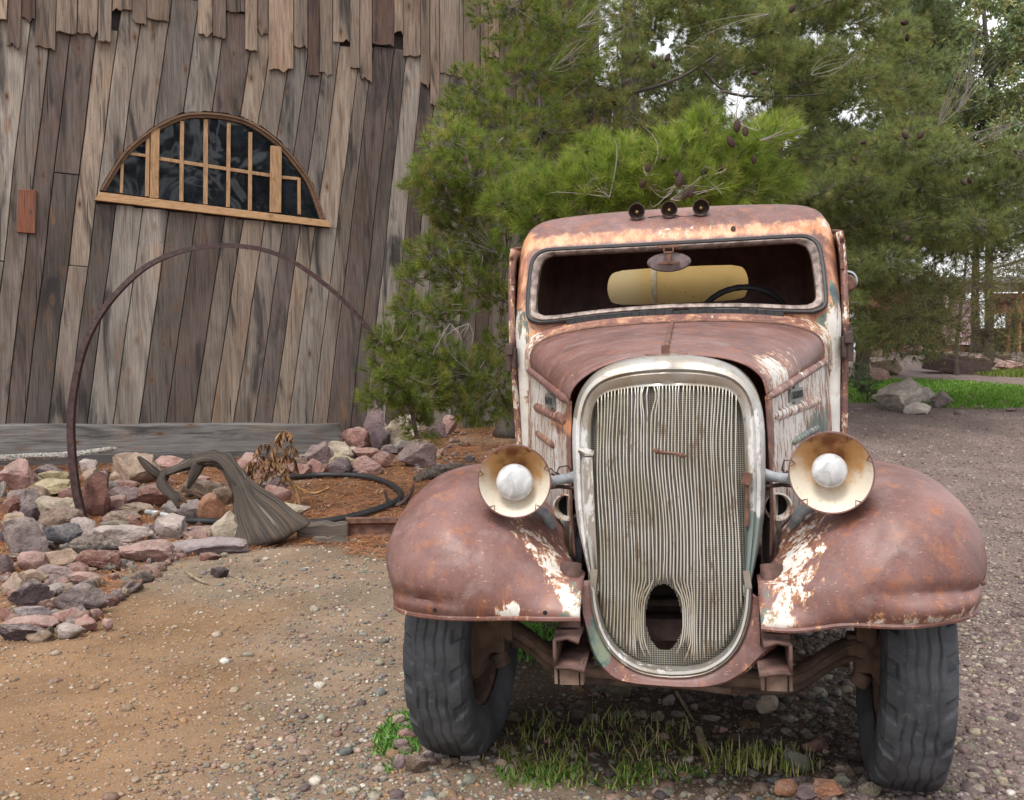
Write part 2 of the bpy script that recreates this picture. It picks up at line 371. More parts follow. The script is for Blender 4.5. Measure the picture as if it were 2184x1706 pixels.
# --- grille shell --------------------------------------------------
def yf(z): return -.34 + (z - .43) * .139
SH_O = [(.204, .585), (.225, .68), (.250, .80), (.258, .95), (.256, 1.06), (.238, 1.135), (.20, 1.185), (.15, 1.214), (.08, 1.230), (0, 1.235)]
SH_I = [(.186, .605), (.197, .69), (.203, .82), (.204, .95), (.203, 1.05), (.192, 1.105), (.168, 1.132), (.13, 1.143), (.07, 1.150), (0, 1.152)]
so = spline(SH_O, 34); si = spline(SH_I, 34)
full = lambda H: [(-p[0], p[1]) for p in H] + [(p[0], p[1]) for p in H[::-1][1:]]
FO, FI = full(so), full(si)
rows = []
for lam, dy, gr in [(-.10, .10, 0), (-.02, .06, 0), (0, .03, 0), (.10, .004, 0), (.28, -.012, 0), (.46, -.014, 0), (.52, -.004, 0), (.60, -.008, 0), (.80, -.004, 0), (.93, .002, 0), (1.0, -.006, 0), (1.04, .0, 0), (1.05, .03, 0)]:
    r = []
    for (ox, oz), (ix, iz) in zip(FO, FI):
        x = ox + (ix - ox) * lam; z = oz + (iz - oz) * lam
        peak = .016 * g1(x, 0, .03) * ss(1.1, 1.2, z) * (1 if .05 < lam < 1 else 0)
        dn = .004 * nz(x, 0, z, 14) if 0 < lam < 1 else 0
        y = yf(z) + dy - peak + dn
        if z > 1.2 and lam < .05: y += .02
        r.append((x, y, z))
    rows.append(r)
def w_shell(x, y, z):
    a = abs(x); side = ss(1.16, 1.02, z)
    return (.44 * side * ss(.205, .225, a) + .20 * side + .12 * ss(1.19, 1.22, z), .42 * side * (x > 0) * ss(.95, .7, z) + .3 * side * ss(1.0, .85, z), 0)
shell = part(MB().grid(rows), 'grille_shell', M['chrome'], wear=w_shell)
tr = MB()                                    # patched side strip and its seam on the near side
tr.tube([(-.232, yf(.99) - .012, .985), (-.215, yf(.985) - .018, .978), (-.197, yf(.98) - .014, .972)], [.010, .012, .010], 8)
tr.box((-.207, yf(.84) - .012, .80), (.026, .012, .33), Matrix.Rotation(-.02, 3, 'Y'))
part(tr, 'side_strip', M['chrome'], wear=lambda x, y, z: (.40, .28, 0))
hk = MB(); hk.box((.206, yf(.9) - .02, .905), (.022, .03, .03), Matrix.Rotation(.3, 3, 'Y')); hk.tube([(.206, yf(.88) - .02, .89), (.204, yf(.8) - .01, .78)], .006, 6)
part(hk, 'bracket', M['rust'])

# --- bent bars and the screen behind -------------------------------
HX, HZ = -.017, .545
def bar_half(z): return float(np.interp(z, [.43, .455, .49, .53, .575, .605, .622, .634, .642], [.016, .034, .045, .048, .047, .040, .027, .012, 0]))
def warp(x, z):
    d = x - HX; w = bar_half(z); RR = .085
    e_ = max(0, abs(d) - .019)
    if abs(d) < RR and w > .019: d = math.copysign(w + e_ * (RR - w) / (RR - .019), d)
    elif abs(d) < RR: d = math.copysign(max(abs(d), w), d)
    if z < .485: d *= 1 - .20 * ss(.485, .42, z) * (1 if abs(x - HX) < .066 else 0)
    return HX + d
def z_top(x): return float(np.interp(abs(x), [p[0] for p in si[::-1]], [p[1] for p in si[::-1]]))
TRI = [(.195, .625), (.188, .57), (.170, .51), (.138, .463), (.09, .432), (.045, .421), (0, .418)]
def z_bot(x): return float(np.interp(abs(x), [p[0] for p in TRI[::-1]], [p[1] for p in TRI[::-1]]))
def m_bars():
    t = NT('grille_bar_metal'); v = t.coord(); x, y, z = t.sep(v); n = t.noise(t.coord((1, 1, .35)), 26, 5, .7); n2 = t.noise(v, 7, 4, .6)
    c = t.mix(t.step(n2, .35, .65), (.50, .48, .44), (.40, .36, .29)); lf = t.step(t.math('ADD', x, t.math('MULTIPLY', n2, .12)), .0, .08, 1, 0)
    c = t.mix(t.math('MULTIPLY', lf, t.step(n2, .42, .6, 0, .4)), c, (.33, .31, .19)); c = t.mix(t.step(n, .54, .66, 0, .85), c, (.20, .115, .06)); c = t.mix(t.step(z, .52, .42, 0, .3), c, (.35, .22, .12))
    return t.bsdf(c, t.mix(n, (.28,) * 3, (.6,) * 3), .45, t.bump(n, .2, .002), .5)
bars = MB(); rr = random.Random(5)
xs = np.linspace(-.194, .194, 43)
for i, x0 in enumerate(xs):
    zt, zb = z_top(x0) + .004, z_bot(x0) + (.012 if abs(x0) > .03 else .02)
    if abs(x0 - HX) < .020: zb = .632 + .012 * rr.random()
    if .2 < abs(x0 - HX) / .1 < .6: zb += .045 * rr.random()
    if x0 in (xs[16], xs[17]): zt -= .004
    k1, k2 = rr.uniform(-1, 1), rr.uniform(-1, 1); ph = rr.uniform(0, 6); pts = []
    for k in range(30):
        z = zt + (zb - zt) * k / 29
        x = x0 + .0007 * math.sin(z * 9 + ph) * k1 + .0014 * nz(x0 * 9, 0, z, 3.5) + .012 * nz(x0 * .8, 1, z, 3.2) + .004 * nz(x0 * 3, 4, z, 6)
        x += .0040 * g1(z, 1.12, .03) * nz(x0 * 40, 3, 0, 1) * (2.0 if abs(x0) < .09 else .4)
        kz = .62 + .45 * ((i * 7919) % 97) / 97; x += .0022 * ss(kz - .015, kz + .015, z) * (((i * 31) % 5) - 2) * .35 * g1(z, kz, .2)
        if 15 <= i <= 18: x += -.006 * g1(z, 1.125, .028) * (1 if i < 17 else -1.1)
        x = warp(x, z); lim = float(np.interp(z, [.418, .43, .465, .51, .57, .63], [.03, .09, .14, .172, .19, .2])); x = max(-lim, min(lim, x))
        y = yf(z) - .004 - .018 * (1 - (x / .2) ** 2) + .002 * nz(x0 * 3, 7, z, 5) + (.012 * g1(z, .56, .1) * g1(x, HX, .07))
        pts.append((x, y, z))
    bars.tube(pts, .0016, 6, flat=1.3)
grille = part(bars, 'grille', m_bars(), sharp=0)
tw = MB()
for p0, p1 in [((-.036, .985), (-.012, .975)), ((.028, .972), (.050, .966))]:
    tw.tube([(p0[0], yf(p0[1]) - .034, p0[1]), ((p0[0] + p1[0]) / 2, yf(p0[1]) - .042, (p0[1] + p1[1]) / 2), (p1[0], yf(p1[1]) - .034, p1[1])], [.003, .0075, .004], 7)
tw.tube([(-.012, yf(.975) - .026, .976), (.028, yf(.97) - .026, .972)], .0042, 6)
part(tw, 'badge_remnant', M['rust'], grille)
sc = MB(); G = []
for k in range(181):
    z = .405 + (1.16 - .405) * k / 180; r = []
    for j in range(121):
        x = -.205 + .41 * j / 120; r.append((x, yf(z) + .026 - .018 * (1 - (x / .2) ** 2) + .004 * nz(x, 0, z, 9), z))
    G.append(r)
sc.grid(G)
def hole(p): return ((p[0] - HX) / (.051 * (1 + .12 * nz(p[0], 0, p[2], 20)))) ** 2 + ((p[2] - HZ + .005) / .088) ** 2 < 1
sc.f = [f for f in sc.f if not all(hole(sc.v[i]) for i in f)]
part(sc, 'radiator_screen', M['screen'])
eng = MB(); eng.box((0, .02, .80), (.40, .10, .66)); eng.box((0, .42, .80), (.34, .62, .42)); eng.box((0, .42, 1.04), (.12, .55, .10))
for k in range(4): eng.box((0, -.09 - .02 * k, .645 - .055 * k), (.36, .06, .02))
eng.box((0, -.06, .52), (.40, .04, .34))
part(eng, 'engine', M['darkrust'], bevel=.01)
tri = MB(); TRO = [(.212, .625), (.206, .562), (.186, .497), (.15, .445), (.10, .410), (.05, .396), (0, .392)]
to, ti = full(spline(TRO, 26)), full(spline(TRI, 26)); G = []
for lam, dy in [(0, .02), (0, -.012), (.25, -.019), (.45, -.014), (.55, -.022), (.85, -.020), (1, -.010), (1, .01)]:
    G.append([(a[0] + (b[0] - a[0]) * lam, yf(a[1]) + dy - .012, a[1] + (b[1] - a[1]) * lam) for a, b in zip(to, ti)])
tri.grid(G)
trim = part(tri, 'grille_trim', M['chrome'], wear=lambda x, y, z: (.25 + .1 * (x < 0), 0, 0))
for q, x in ((-1, -.199), (1, .2)):
    ends = MB(); ends.box((x, yf(.64) - .022, .645), (.017, .006, .05), Matrix.Rotation(-q * .12, 3, 'Y'))
    part(ends, 'trim_strap', M['chrome'], trim, wear=lambda x, y, z: (.1, 0, 0))
# --- apron under the grille, torn on the far side ------------------
AO = [(-.250, .64), (-.236, .57), (-.220, .505), (-.200, .44), (-.165, .395), (-.12, .379), (-.05, .374), (.04, .371), (.10, .374), (.15, .388), (.20, .418), (.25, .462), (.288, .497), (.262, .535), (.248, .575), (.228, .60)]
AI = [(-.210, .64), (-.205, .57), (-.187, .50), (-.155, .45), (-.10, .412), (-.05, .398), (0, .394), (.04, .395), (.08, .404), (.11, .417), (.15, .447), (.178, .485), (.197, .53), (.206, .562), (.21, .59), (.212, .61)]
ao, ai = spline(AO, 70), spline(AI, 70); G = []
for lam, dy in [(0, -.015), (.15, -.022), (.5, -.026), (.8, -.030), (.93, -.024), (1, -.005), (1.0, .035)]:
    G.append([(a[0] + (b[0] - a[0]) * lam + (.006 * nz(a[0], 0, a[1], 30) if lam > .7 and b[0] > .2 else 0), yf(a[1]) + dy + .02 * ss(.18, .29, b[0]) * lam, a[1] + (b[1] - a[1]) * lam + (.010 * nz(a[0], 5, a[1], 45) if lam > .7 and b[0] > .22 else 0)) for a, b in zip(ai, ao)])
def w_apron(x, y, z): return (.30 * g1(x, .20, .07) + .38 * g1(x, -.125, .02) + .3 * g1(x, -.235, .012), .75 * g1(x, -.175, .03) * ss(.40, .43, z) + .35 * g1(x, -.22, .03), .22 * g1(x, -.08, .08))
part(MB().grid(G), 'front_apron', M['paint'], wear=w_apron, solid=.005)

# --- hood ----------------------------------------------------------
def hood_pt(a, u):
    """a 0 front .. 1 rear, u -1..1 across"""
    y = -.17 + 1.0 * a; hw = .270 + (.548 - .270) * a; zc = 1.115 + (1.198 - 1.115) * a; zt = 1.238 + (1.356 - 1.238) * a
    n = 2.0 + .4 * a; p = .52 + (.25 - .52) * (a ** .7)
    x = math.sin(u * math.pi / 2); xx = x * hw
    z = zc + (zt - zc) * max(0, 1 - abs(x) ** n) ** p
    y -= .0 * abs(x)
    z += .004 * nz(xx, y, 0, 5) * (1 - abs(x)) + (.014 * g1(a, 0, .12) * ss(.3, .9, x) * (1 - ss(.97, 1, x)))
    z -= .012 * g1(xx, 0, .05) * g1(a, 0, .05)
    if a < .02: y += .012 * nz(xx, 3, 0, 14)
    return Vector((xx, y, z))
def w_hood(x, y, z):
    a = abs(x) / (.272 + .276 * (y + .17)); s = ss(.55, .95, a)
    return (.40 * s * (x > 0) * g1(y, .1, .35) + .22 * s * g1(y, .0, .12) + .30 * ss(.90, 1, a) * ss(.7, .85, y), 0, .12 * s)
hood = part(MB().grid([[hood_pt(a / 30, -1 + 2 * u / 48) for u in range(49)] for a in range(31)]), 'hood', M['paint'], wear=w_hood, solid=.004, sharp=0)
hs = MB(); hs.tube([hood_pt(a / 16, 0) + Vector((0, 0, .006)) for a in range(1, 17)], .009, 8)
hs.box(hood_pt(.035, 0) + Vector((0, 0, .012)), (.022, .05, .03)); hs.tube([hood_pt(.02, .0) + Vector((-.055, -.008, .006)), hood_pt(.0, 0) + Vector((-.02, -.004, .008)), hood_pt(0, 0) + Vector((.02, -.006, .004)), hood_pt(.02, 0) + Vector((.06, -.008, .004))], .004, 6)
part(hs, 'hood_hinge', M['rust'], hood)
tear = MB()
for q, w in ((-.045, .03), (.03, .035)): tear.add([hood_pt(.0, 0) + Vector(p) for p in ((q - w, .012, .004), (q, .006, -.004), (q + w, .012, .004), (q + w * .3, .03, .008), (q - w * .5, .032, .008))], [(0, 1, 2, 3, 4)])
part(tear, 'torn_hole', M['black'], hood, smooth=False)
for q in (-1, 1):
    bd = MB(); bd.tube([Vector((q * (.272 + .277 * t), -.172 + .99 * t, 1.110 + .083 * t)) for t in np.linspace(0, 1, 12)], [.006] + [.0135] * 11, 10)
    part(bd, 'hood_moulding', M['paint'], wear=lambda x, y, z: (.33 * (x > 0), .1, -.1))
    def sp(t, z, off=0):     # point on side panel
        yy = -.15 + .97 * t; zt = 1.112 + .082 * t
        return Vector((q * (.268 + .277 * t + off + .012 * math.sin(math.pi * (zt - z) / .5) * .6), yy, z))
    G = []
    for j in range(25):
        t = j / 24; zt = 1.112 + .082 * t
        G.append([sp(t, zt - (zt - .66) * k / 24) for k in range(25)])
    def w_side(x, y, z):
        edge = ss(-.10, -.14, y); band = g1(z, 1.035, .02) if x < 0 else 0
        front = .42 * g1(y, -.13, .035)
        return (.53 - .45 * edge - .5 * band * ss(.3, 0, y) - (.30 * ss(1.07, .98, z) * ss(.30, .55, y) if x > 0 else 0) - front * ss(.9, 1.06, z), (.62 * ss(1.05, 1.0, z) * ss(.0, .25, y) + .15) if x > 0 else .12, .12 + .45 * band + .3 * g1(z, 1.1, .05) * g1(y, -.05, .1) + front * .6)
    side = part(MB().grid(G), 'hood_side', M['paint'], wear=w_side, solid=.004)
    for z0, t0, t1, rad in ((1.05, .06, .90, .020), (.955, .30, .84, .016)):
        rb = MB(); n = 14
        rb.tube([sp(t0 + (t1 - t0) * k / n, z0 + .01 * k / n, -.006) for k in range(n + 1)], [.004, rad * .8] + [rad] * (n - 3) + [rad * .8, .004], 10, flat=1.0)
        part(rb, 'louver', M['paint'], side, wear=lambda x, y, z, z0=z0: ((.48 if z0 > 1 and x > 0 else .30), (.75 if z0 < 1 and x > 0 else .1), .35 if x < 0 else 0))
    # cross shaped plaque with worn lettering
    pl = MB(); c0 = sp(.40, 1.098, .006); ta = (sp(.45, 1.098) - sp(.35, 1.098)).normalized(); n0 = Vector((q, -.27, 0)).normalized()
    sh = [(1.3 * a, 1.3 * b) for a, b in [(-.085, -.014), (-.034, -.014), (-.028, -.036), (.040, -.036), (.034, -.014), (.085, -.014), (.078, .016), (.028, .016), (.034, .036), (-.034, .036), (-.028, .016), (-.078, .016)]]
    f = [c0 + ta * a + Vector((0, 0, b)) + n0 * .004 for a, b in sh]; b_ = [p - n0 * .012 for p in f]
    pl.add(f + b_, [tuple(range(12))] + [(i, (i + 1) % 12, 12 + (i + 1) % 12, 12 + i) for i in range(12)])
    em = part(pl, 'emblem', m_simple('badge_grey', (.20, .21, .19), .5, .3, .3, 40, .2), side, smooth=False)
    cu = bpy.data.curves.new('lettering', 'FONT'); cu.body = 'CHEVROLET'; cu.size = .033; cu.align_x = 'CENTER'; cu.align_y = 'CENTER'; cu.extrude = .0012
    to_ = bpy.data.objects.new('tmp', cu); COL.objects.link(to_); dg = bpy.context.evaluated_depsgraph_get(); dg.update()
    me = bpy.data.meshes.new_from_object(to_.evaluated_get(dg)); bpy.data.objects.remove(to_); me.name = 'lettering'
    me.materials.clear(); me.materials.append(m_simple('worn_letter', (.035, .04, .04), .6)); lt = bpy.data.objects.new('lettering', me); COL.objects.link(lt); lt.parent = em
    zax = n0; xax = ta if q > 0 else -ta; xax = (xax - zax * xax.dot(zax)).normalized(); 
    if q > 0: xax = ta
    yax = Vector((0, 0, 1)); xax = yax.cross(zax).normalized()
    m4 = Matrix((xax, yax, zax)).transposed().to_4x4(); m4.translation = c0 + n0 * .0065; lt.matrix_local = m4

# --- cab -----------------------------------------------------------
def seg(pts, n): return spline(pts, n) if len(pts) > 2 else [np.array(pts[0]) + (np.array(pts[1]) - np.array(pts[0])) * i / (n - 1) for i in range(n)]
def ring3(a, b, c, ns=(13, 15, 14)):
    A, B, C = seg(a, ns[0]), seg(b, ns[1]), seg(c, ns[2]); H = A[:-1] + B[:-1] + C
    return [(p[0], p[1]) for p in H] + [(-p[0], p[1]) for p in H[::-1][1:-1]]
OUT = ring3([(0, .62), (.3, .60), (.60, .62)], [(.60, .62), (.622, .85), (.632, 1.2), (.646, 1.48), (.646, 1.66), (.630, 1.745)], [(.630, 1.745), (.590, 1.808), (.50, 1.840), (.30, 1.853), (.12, 1.857), (0, 1.857)])
WSO = ring3([(0, 1.416), (.25, 1.408), (.44, 1.392), (.52, 1.388)], [(.52, 1.388), (.558, 1.402), (.570, 1.44), (.569, 1.54), (.562, 1.625), (.545, 1.66)], [(.545, 1.66), (.515, 1.677), (.45, 1.681), (.2, 1.680), (0, 1.680)])
WSI = ring3([(0, 1.436), (.25, 1.428), (.44, 1.412), (.505, 1.410)], [(.505, 1.410), (.535, 1.424), (.542, 1.46), (.541, 1.54), (.535, 1.610), (.520, 1.644)], [(.520, 1.644), (.492, 1.658), (.44, 1.661), (.2, 1.660), (0, 1.660)])
RW = ring3([(0, 1.506), (.15, 1.506), (.285, 1.510)], [(.285, 1.510), (.345, 1.53), (.368, 1.605), (.345, 1.68), (.285, 1.70)], [(.285, 1.70), (.15, 1.704), (0, 1.704)])
def yface(z): return .96 + .457 * max(0, z - 1.40)
rows = []
for lam in (0, .06, .2, .4, .6, .75, .88, .96, 1.0):
    r = []
    for (ox, oz), (ix, iz) in zip(OUT, WSO):
        x = ix + (ox - ix) * lam; z = iz + (oz - iz) * lam
        r.append((x, yface(z) + .12 * lam ** 3 * ss(1.3, 1.5, oz) + .05 * lam ** 3 * (1 - ss(1.3, 1.5, oz)), z))
    rows.append(r)
for y in (1.38, 1.5, 1.7, 1.9, 2.05, 2.13, 2.17):
    sc_ = 1 - .035 * ss(1.9, 2.17, y) ** 2 - (.03 if y > 2.15 else 0)
    rows.append([(x * sc_, max(y, rows[8][k][1] + (.01 if y < 1.4 else 0)), 1.25 + (z - 1.25) * (sc_ + (.012 * math.sin((y - 1.3) * 3.4) if z > 1.6 else 0))) for k, (x, z) in enumerate(OUT)])
for lam in (.85, .5, .15, 0):
    rows.append([(RW[k][0] + (OUT[k][0] * .94 - RW[k][0]) * lam, 2.20 - .02 * lam, RW[k][1] + (1.25 + (OUT[k][1] - 1.25) * .94 - RW[k][1]) * lam) for k in range(len(OUT))])
def w_cab(x, y, z):
    fore = ss(1.69, 1.70, z) * (1 - ss(1.745, 1.80, z)) * (y < 1.35)
    a = abs(x); pil = ss(.56, .60, a) * (y < 1.5)
    low = ss(1.44, 1.36, z) * (y < 1.2)
    return (.30 * fore * (g1(x, -.02, .3) + .25) + pil * (.36 * ss(1.62, 1.3, z) + .06) + .24 * low + .30 * g1(a, .6, .03) * g1(z, 1.74, .06) * (x > 0), .44 * pil * ss(1.7, 1.45, z) + .42 * low * ss(.42, .55, a), .42 * fore + .22 * ss(1.76, 1.70, z) * (y < 1.4) + .25 * pil + .3 * low)
cab = part(MB().grid(rows, closed_v=True), 'cab', M['paint'], wear=w_cab)
cab.data.materials.append(M['interior'])
inn = MB()
inn.grid([[(x * .975, y + .012 if y < 1.3 else y - .012, 1.25 + (z - 1.25) * .972) for x, y, z in r] for r in rows[:1] + rows[4:]], closed_v=True)
part(inn, 'cab_lining', M['interior'], cab)
fr = MB(); G = []
for lam, dy in ((0, .01), (0, -.016), (.3, -.022), (.7, -.018), (1, -.010), (1, .03)):
    G.append([(a[0] + (b[0] - a[0]) * lam, yface(a[1]) + dy, a[1] + (b[1] - a[1]) * lam) for a, b in zip(WSO, WSI)])
fr.grid(G, closed_v=True)
def w_fr(x, y, z): return (.22 + .1 * g1(z, 1.67, .02), .1, -.2)
wf = part(fr, 'windshield_frame', m_simple('frame_metal', (.20, .155, .135), .55, .2, .55, 35, .3))
sl = MB(); sl.tube([(x * 1.012, yface(z) - .012, 1.53 + (z - 1.53) * 1.035) for x, z in WSO[2:] + WSO[:1]], .009, 7)
part(sl, 'rubber_seal', M['rubber'], wf)
# torn weather strip under the windshield
ws_ = MB()
for k in range(26):
    x = -.40 + .8 * k / 25
    if rr.random() < 1.1: ws_.box((x, .945, 1.404 - .11 * x * x - .006 * rr.random()), (.036, .01, .016 + .016 * rr.random()), Matrix.Rotation(rr.uniform(-.12, .12) + .2 * x, 3, 'Y'))
part(ws_, 'weather_strip', M['rubber'], wf, smooth=False)
# cowl between hood and windshield
G = []
for lam in np.linspace(0, 1, 7):
    r = []
    for u in np.linspace(-1, 1, 45):
        a = hood_pt(1, u); x = math.sin(u * math.pi / 2)
        b = Vector((x * .60, .955 + .02 * x * x, 1.205 + (1.402 - 1.205) * (max(0, 1 - abs(x) ** 2.6)) ** .22))
        p = a.lerp(b, lam); p.z += .008 * math.sin(math.pi * lam) * -1; r.append(p)
    G.append(r)
def w_cowl(x, y, z): return (.24 + .22 * ss(.42, .56, abs(x)), .34 * ss(.35, .5, abs(x)), .38)
cowl = part(MB().grid(G), 'cowl', M['paint'], wear=w_cowl)
be = MB(); be.tube([hood_pt(1, u) + Vector((0, .004, .004)) for u in np.linspace(-.99, .99, 40)], .006, 6)
part(be, 'cowl_bead', M['rust'], cowl)
for q in (-1, 1):          # cowl sides down to the sill
    G = [[(q * (.548 + .06 * t + (-.01 + .02 * k / 12)), .83 + .20 * t, 1.2 - .6 * k / 12) for k in range(13)] for t in np.linspace(0, 1, 5)]
    part(MB().grid(G), 'cowl_side', M['paint'], cowl, wear=lambda x, y, z: (.38, .25 * (x > 0) + .1, .1), solid=.004)
    # doors
    dr = MB(); G = []
    prof = [(.624, .66), (.636, .9), (.646, 1.2), (.650, 1.27)]; pr = spline(prof, 14)
    yy = np.linspace(1.03, 1.84, 9)
    dr.grid([[(q * (p[0] + .008), y, p[1]) for p in pr] for y in yy])
    top = spline([(.658, 1.27), (.663, 1.48), (.662, 1.62), (.652, 1.70)], 10)
    dr.grid([[(q * p[0], y + .08 * (p[1] - 1.27) / .43 * (y < 1.2), p[1]) for p in top] for y in (1.03, 1.10)])
    dr.grid([[(q * p[0], y, p[1]) for p in top] for y in (1.76, 1.84)])
    dr.grid([[(q * (.662 - .01 * k), y, 1.655 + .045 * k) for k in (0, 1)] for y in np.linspace(1.10, 1.84, 6)])
    door = part(dr, 'door', M['paint'], wear=lambda x, y, z: (.36, .2, .1), solid=.022)
    wp = MB(); wp.grid([[(q * (.648 + .004 * k), y, 1.27 + .40 * k / 3) for k in range(4)] for y in (1.10, 1.77)])
    part(wp, 'window_pane', M['glass'], door, solid=.004)
    hd = MB(); hd.tube([(q * .66, 1.70, 1.13), (q * .70, 1.70, 1.13), (q * .70, 1.78, 1.12)], .011, 8); part(hd, 'door_handle', M['chrome'], door)
    for z in (1.245, .82):
        hg = MB(); hg.box((q * .648, .985, z), (.030, .05, .085)); hg.tube([(q * .660, .962, z - .055), (q * .660, .962, z + .06)], .013, 8); hg.box((q * .655, .955, z + .035), (.028, .02, .045))
        part(hg, 'hinge', M['darkrust'], door, bevel=.003)
    gt = MB(); gt.tube([(q * .655, 1.08, 1.55), (q * .660, 1.12, 1.70), (q * .655, 1.3, 1.725), (q * .655, 1.85, 1.725)], .008, 6)
    part(gt, 'rain_gutter', M['rust'], cab)
    # running board
    part(MB().box((q * .70, 1.35, .43), (.27, 1.15, .03)), 'running_board', M['rust'], bevel=.008)
# rear view mirror, wheel, lamps
mi = MB(); mi.lathe([(.0, -.006), (.6, -.006), (.92, -.003), (1.0, .004), (.95, .010), (0, .012)], Matrix.Translation((-.012, 1.085, 1.612)) @ Matrix.Rotation(R(-90), 4, 'X') @ Matrix.Diagonal((.088, .040, 1, 1)), 36)
mirror = part(mi, 'rear_view_mirror', m_simple('mirror_back', (.135, .10, .10), .5, .2, .3, 40, .2))
mb_ = MB(); mb_.box((-.012, 1.065, 1.672), (.085, .012, .012)); mb_.tube([(-.03, 1.063, 1.668), (-.03, 1.06, 1.648), (.006, 1.06, 1.648), (.006, 1.063, 1.668)], .0045, 6); mb_.box((-.012, 1.066, 1.628), (.018, .012, .045)); mb_.box((-.012, 1.066, 1.606), (.085, .010, .010))
part(mb_, 'mirror_bracket', M['rust'], mirror, bevel=.002)
sw = MB(); sm = Matrix.Translation((.290, 1.46, 1.335)) @ Matrix.Rotation(R(28), 4, 'X')
sw.tube([sm @ Vector((.205 * math.cos(t), 0, .205 * math.sin(t))) for t in np.linspace(0, 2 * math.pi, 65)[:-1]] + [sm @ Vector((.205, 0, 0))], [.0125 + .0015 * (k % 2) for k in range(65)], 8, cap=False)
steer = part(sw, 'steering_wheel', M['rubber'])
s2 = MB()
for a in (0.5, 2.6, 4.7): s2.tube([sm @ Vector((0, .02, 0)), sm @ Vector((.20 * math.cos(a), 0, .20 * math.sin(a)))], .010, 6)
s2.lathe([(0, -.02), (.035, -.015), (.04, .02), (0, .03)], sm @ Matrix.Rotation(R(-90), 4, 'X'), 20); s2.tube([sm @ Vector((0, .0, 0)), (.29, 1.02, .9)], .02, 8)
part(s2, 'steering_column', M['rubber'], steer)
dash = MB(); dash.box((0, 1.04, 1.35), (1.12, .05, .11)); part(dash, 'dashboard', M['interior'], bevel=.015)
se = MB(); se.box((0, 1.78, .98), (1.1, .45, .16)); se.box((0, 2.03, 1.22), (1.1, .13, .46), Matrix.Rotation(.12, 3, 'X')); part(se, 'seat', m_simple('seat_cloth', (.03, .024, .022), .9), bevel=.04)
for k, x in enumerate((-.141, -.008, .121)):
    z = 1.836; y = 1.185
    lp = MB(); lm = Matrix.Translation((x, y, z)) @ Matrix.Rotation(R(90), 4, 'X')
    lp.lathe([(.004, -.045), (.018, -.040), (.028, -.020), (.0335, .008), (.0345, .012), (.032, .012), (.026, -.012), (.012, -.024), (0, -.025)], lm, 32)
    lamp = part(lp, 'roof_lamp', m_simple('lamp_brown', (.060, .040, .034), .4, .3, .4, 40, .2))
    b_ = MB(); b_.lathe([(0, .0), (.006, -.004), (.0075, -.02), (0, -.026)], lm, 14); part(b_, 'lamp_socket', m_simple('brass', (.38, .24, .10), .4, .4), lamp)
    st = MB(); st.box((x, y + .022, z - .048), (.026, .05, .045)); st.tube([(x, y + .01, z - .03), (x, y + .05, z - .085)], .011, 8); part(st, 'lamp_mount', M['darkrust'], lamp, bevel=.004)
wr = MB(); wr.tube([(-.12, 1.20, 1.802), (-.09, 1.195, 1.812), (-.05, 1.19, 1.814), (-.02, 1.19, 1.812)], .0022, 5); wr.tube([(.006, 1.19, 1.816), (.04, 1.19, 1.806), (.08, 1.19, 1.806), (.11, 1.19, 1.81)], .0022, 5)
wr.tube([(.245, 1.135, 1.735), (.245, 1.105, 1.735)], .010, 8)
part(wr, 'lamp_wire', M['darkrust'], cab)
slm = MB(); lm = Matrix.Translation((.688, 1.18, 1.50)) @ Matrix.Rotation(R(90), 4, 'X'); slm.lathe([(0, -.05), (.02, -.045), (.034, -.02), (.036, .0), (.028, .012), (0, .018)], lm, 24); slm.tube([(.645, 1.2, 1.50), (.69, 1.2, 1.50)], .014, 8)
sl_ = part(slm, 'side_lamp', M['rust']); rm = MB(); rm.lathe([(.034, -.035), (.042, -.03), (.042, -.01), (.034, -.005)], Matrix.Translation((.690, 1.19, 1.512)) @ Matrix.Rotation(R(90), 4, 'X'), 24); part(rm, 'lamp_rim', M['grey'], sl_)
bx = MB(); bx.box((0, 2.86, 1.28), (1.08, 1.1, 1.0)); part(bx, 'cargo_box', M['yellow'], bevel=.03)
bs = MB(); bs.box((-.165, 2.305, 1.28), (.028, .012, .98)); part(bs, 'corner_strip', m_simple('grey_strip', (.50, .42, .29), .6, 0, .2, 30), truck)

